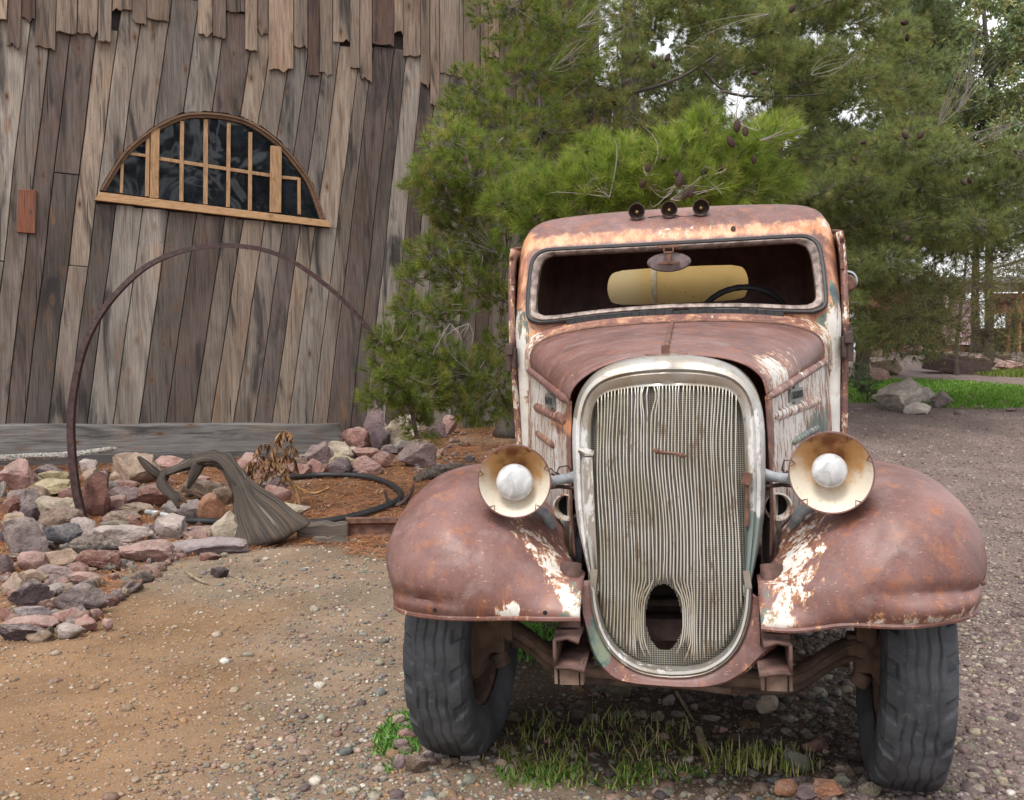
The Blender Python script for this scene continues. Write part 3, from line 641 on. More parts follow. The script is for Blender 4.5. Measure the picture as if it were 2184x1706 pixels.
# --- fenders -------------------------------------------------------
CR = spline([(-.448, .565), (-.463, .60), (-.468, .66), (-.445, .735), (-.385, .810), (-.28, .868), (-.14, .900), (.02, .908), (.18, .885), (.36, .815), (.55, .68), (.72, .54), (.85, .45), (.98, .425)], 56)
def make_fender(q):
    G = []; n = len(CR)
    for i, p in enumerate(CR):
        s = i / (n - 1); a = CR[max(i - 1, 0)]; b = CR[min(i + 1, n - 1)]; ty, tz = b[0] - a[0], b[1] - a[1]; L = math.hypot(ty, tz); ny, nz_ = -tz / L, ty / L
        kz = ss(0, .16, s); ny, nz_ = -1 * (1 - kz) + ny * kz, nz_ * kz; L2 = math.hypot(ny, nz_); ny, nz_ = ny / L2, nz_ / L2
        xin = float(np.interp(p[0], [-.47, -.4, -.25, 0, .3, .8], [.225, .235, .285, .325, .40, .55])) if s < .5 else float(np.interp(p[0], [-.1, .3, .8], [.315, .40, .56]))
        if s < .1: xin = .225
        xout = .754 + .050 * ss(.0, .42, s) if s < .75 else .804 - .02 * ss(.75, 1, s)
        din = (.205 * ss(.01, .26, s) - .06 * ss(.35, .55, s)) * (1 - ss(.75, 1, s)) + .012; dout = .16 + .09 * ss(0, .35, s) - .15 * ss(.7, 1, s)
        r = []
        for j in range(45):
            t = j / 44
            if t < .5:
                u = t / .5; x = xin + (xout - .24 - xin) * u; d = din * (1 - u) ** 1.6
            else:
                u = (t - .5) / .5; th = u * math.pi / 2; x = xout - .24 + .24 * math.sin(th) ** .92; d = dout * (1 - max(0, math.cos(th)) ** .72) if u < 1 else dout
            y, z = p[0], p[1]
            lump = .013 * nz(x * q, y, z, 3.0, 4) + .007 * nz(x * q, y, z, 7, 1) + .003 * nz(x * q, y, z, 17, 2) - .010 * max(0, nz(x * q, y, z, 5, 9) - .25)
            if q < 0:
                lump += -.016 * g1(z, .612, .014) * ss(.5, .62, x) * (s < .2) - .012 * g1(x, .50, .08) * g1(z, .80, .06)
            else:
                lump += -.022 * g1(z, .645, .020) * ss(.42, .62, x) * (s < .25) + .016 * g1(z, .600, .02) * ss(.5, .65, x) * (s < .2) - .010 * g1(x, .52, .05) * g1(z, .78, .03)
            d -= lump * (1 - ss(.9, 1, t))
            zz = z - nz_ * d; yy_ = y - ny * d
            if s < .12: zz = z + .018 * ss(.5, 1, t) * (q > 0) - .020 * (q > 0) * g1(x, .28, .1) + .004 * nz(x * q, 0, 0, 8)
            r.append((q * x, yy_, zz))
        G.append(r)
    return G
def w_fender(x, y, z):
    a = abs(x); fr = (y < -.05); inner = ss(.42, .27, a)
    st = .06 * inner * ss(-.05, -.25, y) + .12 * inner
    if x < 0: lip = .27 * g1(a, .42, .06) * ss(.64, .585, z) * fr + .30 * g1(a, .40, .02) * ss(.70, .60, z) * fr + .34 * g1(a - .25 - (z - .6) * .85, 0, .030) * fr
    else: lip = .36 * ss(.63, .585, z) * ss(.4, .5, a) * fr + .30 * g1(a - .29 - (z - .6) * .5, 0, .055) * fr + .3 * g1(a, .82, .02) * g1(z, .66, .05)
    edge = .20 * ss(.755, .804, a) * g1(z, .62, .12)
    return (st + lip + edge + .06, .45 * ss(.30, .25, a) + .3 * g1(z, .572, .006) * fr, .12 * inner + .3 * (g1(z, .60, .02) * ss(.45, .6, a) if x > 0 else g1(a, .42, .06) * ss(.63, .59, z)))
for q in (-1, 1):
    G = make_fender(q); fe = part(MB().grid(G), 'fender', M['paint'], wear=w_fender, solid=.005, sharp=60)
    bd = MB(); bd.tube([Vector(p) + Vector((0, -.002, 0)) for p in G[0]] + [Vector(r[-1]) + Vector((q * .001, 0, 0)) for r in G[1:]], .0075, 7)
    part(bd, 'rolled_edge', M['paint'], fe, wear=lambda x, y, z: (.25, .25, .05))
    hl = MB()
    if q < 0:
        for x, z in ((-.60, .590), (-.31, .588)): hl.lathe([(0, 0), (.006, 0)], Matrix.Translation((x, -.475, z)) @ Matrix.Rotation(R(90), 4, 'X'), 12)
        part(hl, 'bolt_hole', M['black'], fe)
    # inner splash panel closing the gap to the frame
    ip = [[(q * (.225 + .10 * t), -.38 + .9 * t, .56 - .02 * k + (.24 * (1 - k / 4)) * math.sin(math.pi * min(1, t * 1.2) * .8)) for k in range(5)] for t in np.linspace(0, 1, 12)]
    part(MB().grid(ip), 'splash_panel', M['darkrust'], fe)
    # horn opening: short flared pipe in the valley
    ho = MB(); hm = Matrix.Translation((q * .300, -.10, .800)) @ Matrix.Rotation(R(90), 4, 'X') @ Matrix.Rotation(q * R(6), 4, 'Y')
    ho.lathe([(.030, -.30), (.033, -.10), (.037, -.02), (.040, 0), (.035, 0), (.030, -.03)], hm, 28); hor = part(ho, 'horn_opening', M['paint'], wear=lambda x, y, z: (.5, .35, 0))
    hb = MB(); hb.lathe([(0, -.04), (.031, -.04)], hm, 28); part(hb, 'horn_mouth', M['black'], hor)
    # headlight
    rr_ = .0965 if q < 0 else .1015
    lc = Vector((-.401, -.355, .911) if q < 0 else (.409, -.36, .926))
    hr = rot_to((.14, -1, .03) if q < 0 else (-.16, -1, .05)).to_4x4()
    hm = ROLL @ Matrix.Translation(lc) @ hr
    ob = MB(); prof = [(0, -.155), (.03, -.150), (.062, -.120), (.086, -.07), (.0975, -.02), (.1005, .0), (.1025, .004), (.1015, .010), (.098, .010)]
    ob.lathe([(r * rr_ / .1, h) for r, h in prof], Matrix.Identity(4), 56)
    head = part(ob, 'headlight', M['paint'], roll=False, wear=lambda x, y, z: (.15, .1, .1)); head.matrix_local = hm
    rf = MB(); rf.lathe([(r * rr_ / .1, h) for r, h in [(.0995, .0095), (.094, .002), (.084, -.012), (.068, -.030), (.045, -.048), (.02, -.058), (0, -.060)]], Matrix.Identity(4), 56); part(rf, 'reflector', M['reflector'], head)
    bu = MB(); br = .050 if q < 0 else .044
    bu.lathe([(.020, -.058), (.024, -.045), (.034, -.034), (br * .95, -.016), (br, -.006), (br * .96, .002), (br * .85, .009), (br * .6, .015), (br * .3, .018), (0, .019)], Matrix.Translation((0 if q < 0 else -.004, -.004 if q < 0 else .004, 0)), 40); part(bu, 'bulb', M['bulb'], head)
    for a in (.35, 1.1, 2.1, 2.9, 4.0, 5.4):
        cl = MB(); cl.tube([Matrix.Rotation(a + dx, 4, 'Z') @ Vector((r0 * rr_ / .1, 0, h)) for dx, r0, h in ((-.09, .099, .011), (-.05, .094, .006), (0, .088, -.006), (.05, .094, .006), (.09, .099, .011))], .0011, 5); part(cl, 'retaining_clip', M['rust'], head)
    cl = MB(); cl.lathe([(0, .006), (.007, .004), (.008, 0)], Matrix.Translation((0, -.062, -.050)), 14); part(cl, 'rivet', M['rust'], head)
    bk = MB(); bk.tube([(q * .236, -.215, .905), (q * .262, -.215, .902), (q * .28, -.23, .900), (q * .318, -.28, .900)], [.026, .017, .0135, .0135], 14)
    bk.tube([(q * .385, -.20, .82), (q * .352, -.19, .80), (q * .335, -.15, .755)], .016, 10)
    brk = part(bk, 'headlight_bracket', M['grey'])
    lw = MB()
    for o_, r0 in ((.0, .020), (.012, .017)): lw.tube([(q * (.305 + o_) + .004 * math.sin(3 * t), -.22 + r0 * math.cos(t), .897 + r0 * math.sin(t)) for t in np.linspace(0, 6.28, 18)], .0024, 5)
    if q < 0: lw.tube([(-.345, -.225, .902), (-.34, -.235, .925), (-.318, -.24, .930), (-.305, -.24, .915), (-.295, -.24, .934), (-.272, -.24, .938), (-.262, -.235, .92)], .0023, 5)
    else: lw.tube([(.31, -.24, .90), (.30, -.245, .925), (.306, -.245, .945), (.320, -.245, .945), (.322, -.245, .925), (.30, -.242, .90), (.295, -.24, .885), (.325, -.24, .882)], .0023, 5)
    lw.tube([(q * .25, -.22, .872), (q * .30, -.225, .878), (q * .35, -.23, .874)], .006, 6)
    part(lw, 'wire_loop', M['darkrust'], brk)
    # frame rail with its open C shaped horn
    fm = MB(); xr = q * .262; pa = [(-.43, .468), (-.33, .476), (-.15, .49), (.3, .50), (1.2, .50), (2.4, .53), (3.4, .53)]
    t_ = .006
    for prof in ([(.034, .036), (.034, -.036)], [(.034, .036), (-.032, .037)], [(.034, -.036), (-.044, -.037)]):
        G = []
        for y, z in pa:
            (x0, z0), (x1, z1) = prof
            if y < -.42: z1 += .008 * (1 if z0 == z1 else 0)
            G.append([(xr + x0, y, z + z0), (xr + x0 + (x1 - x0) * .5, y, z + (z0 + z1) / 2 + (0.006 if y < -.42 and z0 > 0 and prof[1][0] < 0 else 0)), (xr + x1, y - (.02 if y < -.42 and prof[1][0] < 0 else 0), z + z1)])
        if q < 0: G = [[(2 * xr - p[0], p[1], p[2]) for p in r] for r in G]
        fm.grid(G)
    rail = part(fm, 'frame_rail', M['frame'], solid=.008)
    sp_ = MB(); sp_.tube([(xr, -.37, .52), (xr, -.34, .60), (xr, -.31, .68)], [.032, .028, .030], 10); sp_.box((xr, -.34, .518), (.07, .12, .012)); part(sp_, 'rail_bracket', M['frame'], rail)
    lf = MB()
    for k in range(4): lf.tube([(xr, -.40 + .02 * k, .405 + .010 * k), (xr, -.2, .375 - .008 * k + .02), (xr, 0, .345 - .010 * k + .02), (xr, .3, .38 + .01 * k), (xr, .5 - .03 * k, .43)], .022, 4, flat=.22)
    for dx in (-.034, .034): lf.box((xr + dx, -.40, .415), (.008, .03, .06))
    lf.box((xr, -.39, .402), (.05, .04, .04))
    part(lf, 'leaf_spring', M['axle'], rail)
# --- axle, tie rod -------------------------------------------------
ax = MB(); ap = spline([(-.55, 0, .372), (-.50, -.01, .368), (-.44, -.015, .335), (-.37, -.015, .282), (-.28, -.015, .258), (0, -.015, .258), (.28, -.015, .258), (.37, -.015, .282), (.44, -.015, .335), (.50, -.01, .368), (.55, 0, .372)], 60)
for dz, rx, fl in ((.024, .028, .35), (-.024, .028, .35), (0, .012, 2.2)): ax.tube([(p[0], p[1], p[2] + dz) for p in ap], rx, 8, flat=fl)
ax.v = [(v[0], v[1] + .07, v[2]) for v in ax.v]; axle = part(ax, 'front_axle', M['axle'], roll=False)
td = MB(); td.tube([(-.52, .16, .30), (.52, .16, .30)], .014, 8); td.tube([(-.2, -.09, .30), (.16, -.12, .285)], .012, 8); part(td, 'tie_rod', M['axle'], axle)
# --- wheels --------------------------------------------------------
def tyre_mesh(q):
    n = 560; RAD, W = .362, .094; P = []
    prof = [(.0, -.062, .210), (.06, -.075, .222), (.16, -.092, .262), (.28, -.097, .305), (.36, -.091, .335), (.41, -.082, .350), (.5, 0, .362), (.59, .082, .350), (.64, .091, .335), (.72, .097, .305), (.84, .092, .262), (.94, .075, .222), (1, .062, .210)]
    ts = np.concatenate([np.linspace(0, .36, 12)[:-1], np.linspace(.36, .64, 105), np.linspace(.64, 1, 12)[1:]])
    xa = np.interp(ts, [p[0] for p in prof], [p[1] for p in prof]); ra = np.interp(ts, [p[0] for p in prof], [p[2] for p in prof])
    G = []
    for k in range(n):
        a = 2 * math.pi * k / n; r = []
        for t, x, rad in zip(ts, xa, ra):
            d = 0.0
            if .40 < t < .60:
                zz = .0030 * (abs(((a * 7.2) % 2) - 1) * 2 - 1)
                worn = .25 + .75 * max(0, min(1, .5 + nz(math.cos(a) * 2, x * 4, math.sin(a) * 2, 1.3)))
                for gx in (-.042, -.015, .014, .042): d -= .008 * worn * math.exp(-((x - gx - zz) / .0034) ** 4)
                rad = .362 - .012 * (abs(x) / .085) ** 3
            u = abs(x)
            if u > .050 and .33 < t < .67:
                ph = (a * 19 + (x > 0) * 1.5 + u * 34) % (2 * math.pi)
                d -= .011 * ss(.054, .064, u) * ss(.35, .62, math.sin(ph)) * (1.0 - ss(.093, .097, u))
            d += .003 * nz(math.cos(a) * 4, x * 12, math.sin(a) * 4, 2)
            rr2 = rad + d; y, z = rr2 * math.cos(a), rr2 * math.sin(a)
            if z < -.33: z = -.33 + (z + .33) * .45
            r.append((x, y, z))
        G.append(r)
    return MB().grid(G, closed_u=True)
keep = {}
for q, y0, dual, roll in ((-1, .07, 0, 0), (1, .07, 0, 0), (-1, 2.75, 1, 0), (1, 2.75, 1, 0)):
    x0 = q * .652 if not dual else q * .70
    st = R(3.3) if not dual else 0
    tm = Matrix.Translation((x0, y0, .347)) @ Matrix.Rotation(-st, 4, 'Z') @ Matrix.Rotation(R(1.0) * q, 4, 'Y')
    w = bpy.data.objects.new('wheel', None); COL.objects.link(w); w.parent = truck; w.matrix_local = tm
    if y0 < 1: ty = tyre_mesh(q).build('tyre', M['tyre'], w, sharp=0); keep[q] = ty
    else: ty = bpy.data.objects.new('tyre', keep[q].data); COL.objects.link(ty); ty.parent = w
    L = Matrix.Rotation(R(90), 4, 'Y') if q > 0 else Matrix.Rotation(R(-90), 4, 'Y')      # +z of the lathe points outward
    rm = MB(); rm.lathe([(.214, -.068), (.222, -.066), (.222, -.058), (.206, -.052), (.196, -.040), (.190, .0), (.186, .03), (.172, .040), (.150, .034), (.135, .010), (.11, .005), (.0, .008)], L, 56)
    rm.lathe([(.0, .014), (.11, .011), (.14, .016), (.16, .05), (.19, .055), (.222, .06), (.222, .068), (.212, .07)], L, 56)
    part(rm, 'rim', m_simple('rim_rust', (.105, .062, .048), .75, 0, .4, 20, .4), w)
    hb = MB(); hb.lathe([(0, -.115), (.03, -.11), (.05, -.085), (.085, -.06), (.125, -.05), (.142, -.02), (.142, .0)], L, 40); hb.box((-q * .10, .0, .03), (.06, .07, .15)); hb.tube([(-q * .10, 0, -.05), (-q * .12, .0, -.09)], .03, 10); hb.box((-q * .12, 0, .03), (.07, .06, .07))
    part(hb, 'hub', M['axle'], w, bevel=.008)
    if dual:
        G = [[(q * (.56 + .29 * t), 2.75 + .45 * math.cos(a), .42 + .47 * math.sin(a) - .06 * t ** 4) for t in np.linspace(0, 1, 8)] for a in np.linspace(-.05, math.pi + .05, 24)]
        part(MB().grid(G), 'rear_fender', M['paint'], wear=lambda x, y, z: (.2, .1, .1), solid=.005)
rx = MB(); rx.tube([(-.62, 2.75, .347), (.62, 2.75, .347)], .045, 12); rx.lathe([(.0, -.12), (.12, -.06), (.15, 0), (.12, .06), (0, .12)], Matrix.Translation((0, 2.75, .347)), 20)
part(rx, 'rear_axle', M['axle'], roll=False)
cmb = MB(); cmb.box((0, .9, .50), (.50, .07, .08)); cmb.box((0, 2.1, .52), (.50, .07, .08)); cmb.box((0, -.15, .47), (.50, .08, .06)); cmb.tube([(0, .7, .52), (0, 2.7, .40)], .035, 10)
part(cmb, 'crossmember', M['darkrust'])
# ------------------------------------------------------------------ world, light
SUN_EL, SUN_AZ = R(58), R(205)            # azimuth measured from +Y clockwise: behind the camera, to its left
W = bpy.data.worlds.new("World"); S.world = W; W.use_nodes = True; nt = W.node_tree; nt.nodes.clear()
sky = nt.nodes.new('ShaderNodeTexSky'); sky.sky_type = 'NISHITA'; sky.sun_disc = False; sky.sun_elevation = SUN_EL; sky.sun_rotation = SUN_AZ
sky.air_density = 1.0; sky.dust_density = 4.0; sky.ozone_density = 1.0
hsv = nt.nodes.new('ShaderNodeHueSaturation'); hsv.inputs['Saturation'].default_value = .30
bg = nt.nodes.new('ShaderNodeBackground'); bg.inputs[1].default_value = .15; wo = nt.nodes.new('ShaderNodeOutputWorld')
nt.links.new(sky.outputs[0], hsv.inputs['Color']); tcn = nt.nodes.new('ShaderNodeTexCoord'); cn = nt.nodes.new('ShaderNodeTexNoise'); cn.inputs['Scale'].default_value = 3.2; cn.inputs['Detail'].default_value = 6; nt.links.new(tcn.outputs['Generated'], cn.inputs['Vector'])
mr = nt.nodes.new('ShaderNodeMapRange'); mr.inputs[1].default_value = .35; mr.inputs[2].default_value = .62; mr.inputs[3].default_value = .35; mr.inputs[4].default_value = .92; nt.links.new(cn.outputs['Fac'], mr.inputs[0])
mxc = nt.nodes.new('ShaderNodeMix'); mxc.data_type = 'RGBA'; mxc.inputs[7].default_value = (6.2, 6.25, 6.4, 1); nt.links.new(mr.outputs[0], mxc.inputs['Factor']); nt.links.new(hsv.outputs[0], mxc.inputs[6]); nt.links.new(mxc.outputs[2], bg.inputs[0]); nt.links.new(bg.outputs[0], wo.inputs[0])
sd = bpy.data.lights.new('sun', 'SUN'); sd.energy = 1.5; sd.angle = R(22); sd.color = (1, .955, .89); su = bpy.data.objects.new('sun', sd); COL.objects.link(su)
dirv = Vector((math.sin(SUN_AZ) * math.cos(SUN_EL), math.cos(SUN_AZ) * math.cos(SUN_EL), math.sin(SUN_EL)))
su.rotation_euler = dirv.to_track_quat('Z', 'Y').to_euler(); su.location = (-4, -6, 12)
S.view_settings.view_transform = 'Standard'; S.view_settings.look = 'None'; S.view_settings.exposure = EXPOSURE
S.cycles.max_bounces = 6; S.cycles.transparent_max_bounces = 8

# ------------------------------------------------------------------ ground
def axis(lo, hi, a, b, st):
    mid = list(np.arange(a, b, st)); out = []; x = b; d = st
    while x < hi: out.append(x); d *= 1.22; x += d
    out.append(hi); x = a; d = st; neg = []
    while x > lo: d *= 1.22; x -= d; neg.append(max(x, lo))
    return np.array(neg[::-1] + mid + out)
gx_, gy_ = axis(-600, 600, -6.5, 6.5, .06), axis(-300, 900, 1.6, 15, .06)
XX, YY = np.meshgrid(gx_, gy_)
def vnoise(X, Y, s, o=0):
    """smooth value noise on arrays"""
    rng = np.random.default_rng(100 + o); T = rng.random((256, 256))
    x = X * s + o * 3.7; y = Y * s; i = np.floor(x).astype(int); j = np.floor(y).astype(int); u = x - i; v = y - j; u = u * u * (3 - 2 * u); v = v * v * (3 - 2 * v)
    g = lambda a, b: T[a % 256, b % 256]
    return (g(i, j) * (1 - u) + g(i + 1, j) * u) * (1 - v) + (g(i, j + 1) * (1 - u) + g(i + 1, j + 1) * u) * v
def fbm(X, Y, s, o=0): return .5 * vnoise(X, Y, s, o) + .3 * vnoise(X, Y, s * 2.1, o + 1) + .2 * vnoise(X, Y, s * 4.3, o + 2)
def zones(X, Y):
    """soil kinds on the ground: orange dirt, grey gravel, mauve gravel, needle litter, dark soil"""
    u = X / np.maximum(Y, .5); n = fbm(X, Y, .9, 3); n2 = fbm(X, Y, 2.3, 9)
    orange = ss(-.02, .22, -.23 - u + (n - .5) * .55) * ss(5.6, 4.4, Y + (n2 - .5) * 1.5)
    right = ss(.75, 1.05, X - .02 * Y + (n - .5) * .3) * ss(-.1, .15, u - .22)
    lit = ss(.42, .62, n * .75 + .35 * ss(5.2, 6.6, Y + .5 * X * (X < 0) * 0) ) * ss(5.0, 6.4, Y + (n2 - .5)) * (1 - right)
    lit = np.maximum(lit, .75 * ss(-.35, -.45, u) * ss(4.0, 4.6, Y) * ss(.45, .6, n2))
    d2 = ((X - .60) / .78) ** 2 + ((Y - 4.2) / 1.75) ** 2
    dark = ss(1.25, .75, d2 + (n - .5) * .5)  # dark soil under the truck, its tone also painted in for the truck's shade
    return orange, right, lit, dark, n, n2
def soil_colour(X, Y):
    o, r, l, d, n, n2 = zones(X, Y); c = np.zeros(X.shape + (3,)); c[:] = (.212, .160, .112)
    mixc = lambda c, w, k: c * (1 - w[..., None]) + np.array(k) * w[..., None]
    c = mixc(c, ss(.45, .65, n2) * .5, (.29, .195, .135)); c = mixc(c, o * .85, (.250, .146, .076)); c = mixc(c, r * .9, (.180, .135, .128))
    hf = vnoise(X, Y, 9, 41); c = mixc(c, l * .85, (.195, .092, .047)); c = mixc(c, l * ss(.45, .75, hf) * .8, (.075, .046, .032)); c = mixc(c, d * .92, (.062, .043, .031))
    far = ss(14, 20, Y); c = mixc(c, far * .6, (.19, .14, .125)); return c
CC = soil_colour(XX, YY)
ZZ = gz(XX, YY) + .008 * (fbm(XX, YY, 6, 20) - .5) * (YY < 16)
ny_, nx_ = XX.shape
V = np.stack([XX, YY, ZZ], -1).reshape(-1, 3); idx = np.arange(ny_ * nx_).reshape(ny_, nx_)
F = np.stack([idx[:-1, :-1], idx[:-1, 1:], idx[1:, 1:], idx[1:, :-1]], -1).reshape(-1, 4)
me = bpy.data.meshes.new('ground'); me.vertices.add(len(V)); me.vertices.foreach_set('co', V.astype(np.float32).ravel())
me.loops.add(F.size); me.loops.foreach_set('vertex_index', F.astype(np.int32).ravel()); me.polygons.add(len(F)); me.polygons.foreach_set('loop_start', np.arange(0, F.size, 4, dtype=np.int32))
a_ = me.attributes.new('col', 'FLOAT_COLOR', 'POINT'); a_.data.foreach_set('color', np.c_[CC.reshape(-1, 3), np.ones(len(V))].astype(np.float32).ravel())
me.materials.append(M['ground']); me.update(); me.validate(); me.polygons.foreach_set('use_smooth', [True] * len(me.polygons))
ground = bpy.data.objects.new('ground', me); COL.objects.link(ground); ground['kind'] = 'structure'; ground['label'] = 'ground of orange dirt and gravel with needle litter'

# pebbles
def ico(sub):
    b = bmesh.new(); bmesh.ops.create_icosphere(b, subdivisions=sub, radius=1); v = np.array([x.co[:] for x in b.verts]); b.verts.index_update()
    f = np.array([[x.index for x in q.verts] for q in b.faces]); b.free(); return v, f
PAL = np.array([(.30, .27, .20), (.24, .24, .19), (.36, .25, .20), (.22, .18, .16), (.42, .36, .29), (.30, .19, .15), (.19, .20, .19), (.50, .45, .38), (.34, .21, .12), (.16, .12, .12)])
PALR = np.array([(.27, .19, .18), (.36, .25, .23), (.22, .15, .15), (.40, .33, .24), (.33, .30, .22), (.18, .13, .13), (.45, .38, .32), (.29, .22, .21)])
def pebbles(name, n, smin, smax, sub, keep, y0=2.35, yr=9.5, pw=1.55):
    Yp = y0 + yr * RNG.random(n) ** pw; Xp = (RNG.random(n) * 1.26 - .63) * Yp
    o, r, l, d, n1, n2 = zones(Xp, Yp); p = keep(o, r, l, d, n1, n2, Xp, Yp); k = RNG.random(n) < p; Xp, Yp, r, o = Xp[k], Yp[k], r[k], o[k]; m = len(Xp)
    sz = smin + (smax - smin) * RNG.random(m) ** 3.0
    TV, TF = ico(sub); fl = np.stack([.8 + .5 * RNG.random(m), .65 + .4 * RNG.random(m), .45 + .3 * RNG.random(m)], 1)
    TVn = TV[None] * fl[:, None, :] * (1 + .22 * (RNG.random((m, len(TV), 1)) - .5) * 2)
    yaw = RNG.random(m) * 6.28; Rm = np.zeros((m, 3, 3)); Rm[:, 0, 0] = np.cos(yaw); Rm[:, 0, 1] = -np.sin(yaw); Rm[:, 1, 0] = np.sin(yaw); Rm[:, 1, 1] = np.cos(yaw); Rm[:, 2, 2] = 1
    pos = np.stack([Xp, Yp, gz(Xp, Yp) + sz * .12], 1)
    c = PAL[RNG.integers(0, len(PAL), m)]; cr = PALR[RNG.integers(0, len(PALR), m)]; w = (RNG.random(m) < r)[:, None]; c = np.where(w, cr, c)
    c = c * (.50 + .50 * RNG.random((m, 1))); c = c * (1 - .5 * d[k])[:, None] * (1 - .18 * r)[:, None]; c = c * (1 - .35 * o[:, None]) + .35 * o[:, None] * np.array((.30, .16, .07))  # pebbles under the truck dimmed in colour to stand for its shade
    wh = RNG.random(m) < .006; c[wh] = (.48, .45, .40)
    ob = inst_mesh(name, TVn, TF, pos, Rm, sz, M['pebble'], c); ob['kind'] = 'stuff'; ob['label'] = 'loose gravel scattered over the dirt'
    return ob
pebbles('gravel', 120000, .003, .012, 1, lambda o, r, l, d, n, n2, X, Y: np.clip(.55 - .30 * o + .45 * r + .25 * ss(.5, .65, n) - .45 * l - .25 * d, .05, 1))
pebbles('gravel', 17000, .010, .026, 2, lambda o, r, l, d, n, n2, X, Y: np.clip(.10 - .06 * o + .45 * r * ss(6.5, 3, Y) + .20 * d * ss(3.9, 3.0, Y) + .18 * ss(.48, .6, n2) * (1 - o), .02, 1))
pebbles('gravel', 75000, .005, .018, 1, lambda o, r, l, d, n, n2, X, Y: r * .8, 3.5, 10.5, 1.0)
# needle litter: dry pine needles lying about
def litter(n):
    Yp = 3.8 + 8.5 * RNG.random(n); Xp = (RNG.random(n) * 1.0 - .6) * Yp
    o, r, l, d, n1, n2 = zones(Xp, Yp); k = RNG.random(n) < np.clip(l * 1.1 - .15, 0, 1) * (1 - r); Xp, Yp = Xp[k], Yp[k]; m = len(Xp)
    a = RNG.random(m) * 6.28; L = .025 + .035 * RNG.random(m); w = .0022 + .0012 * RNG.random(m); z = gz(Xp, Yp) + .006 + .012 * RNG.random(m); tilt = (RNG.random(m) - .5) * .02
    dx, dy = np.cos(a) * L, np.sin(a) * L; px, py = -np.sin(a) * w, np.cos(a) * w
    P = np.stack([np.stack([Xp - dx - px, Yp - dy - py, z - tilt], 1), np.stack([Xp - dx + px, Yp - dy + py, z - tilt], 1), np.stack([Xp + dx, Yp + dy, z + tilt + .003], 1)], 1).reshape(-1, 3)
    c = np.array([(.36, .14, .05), (.28, .10, .045), (.44, .22, .09), (.22, .09, .05)])[RNG.integers(0, 4, m)] * (.7 + .5 * RNG.random((m, 1)))
    ob = big_mesh('needle_litter', P, 3, M['litter'], np.repeat(c, 3, 0)); ob['kind'] = 'stuff'; ob['label'] = 'rusty orange fallen pine needles around the rocks'
litter(150000)
# grass
def grass(label, cx, cy, rx, ry, n, h, cols, lean=.5, w=.0022, dens=None):
    a = RNG.random(n) * 6.28; q = np.sqrt(RNG.random(n)); X = cx + rx * q * np.cos(a); Y = cy + ry * q * np.sin(a)
    k = RNG.random(n) < np.clip(fbm(X, Y, 7, 31) * 3.4 - 1.15, 0, 1) * (1 - q ** 3 * .8); X, Y = X[k], Y[k]; m = len(X); H = h * (.35 + .75 * RNG.random(m)); b = RNG.random(m) * 6.28; ln = lean * RNG.random(m) * H
    z = gz(X, Y); px, py = np.cos(b + 1.57) * w, np.sin(b + 1.57) * w; mx, my = X + np.cos(b) * ln * .35, Y + np.sin(b) * ln * .35; tx, ty = X + np.cos(b) * ln, Y + np.sin(b) * ln
    f = lambda x, y, zz: np.stack([x, y, zz], 1)
    P = np.stack([f(X - px, Y - py, z), f(X + px, Y + py, z), f(mx + px * .7, my + py * .7, z + H * .6), f(tx, ty, z + H), f(mx - px * .7, my - py * .7, z + H * .6)], 1).reshape(-1, 3)
    c = np.array(cols)[RNG.integers(0, len(cols), m)] * (.7 + .6 * RNG.random((m, 1)))
    ob = big_mesh('grass', P, 5, M['grass'], np.repeat(c, 5, 0)); ob['kind'] = 'stuff'; ob['label'] = label
gc = [(.36, .42, .10), (.42, .44, .13), (.50, .46, .19), (.26, .34, .08), (.60, .52, .30)]
p = gh(1285, 1605); grass('thin yellow-green grass in front of the truck', p.x, p.y, .38, .30, 1250, .055, gc, 1.0, .0016)
p = gh(1260, 1660); grass('low green weeds among the stones before the truck', p.x, p.y, .36, .10, 1500, .030, [(.12, .24, .04), (.18, .28, .06), (.24, .26, .08)], 1.2, .004)
p = gh(1620, 1640); grass('sparse grass between the stones beside the far front tyre', p.x, p.y, .18, .12, 350, .07, gc)
p = gh(850, 1580); grass('bright green ground cover beside the near front tyre', p.x, p.y, .08, .26, 2400, .022, [(.15, .33, .06), (.20, .36, .09), (.12, .26, .05)], 1.2, .005)
p = gh(1145, 1345); grass('green weeds seen under the truck', p.x, p.y, .5, .5, 5000, .06, [(.12, .30, .05), (.16, .32, .06)], 1, .006)
p = gh(1960, 836); grass('bright green grass strip beyond the gravel', p.x, p.y, 2.3, 2.3, 70000, .06, [(.13, .29, .035), (.17, .34, .05), (.24, .37, .07)], .9, .008)
p = gh(2180, 800); grass('yellow-green grass patch by the far pink rocks', p.x, p.y, 1.0, .7, 9000, .10, [(.18, .24, .04), (.22, .27, .06)], .8, .009)

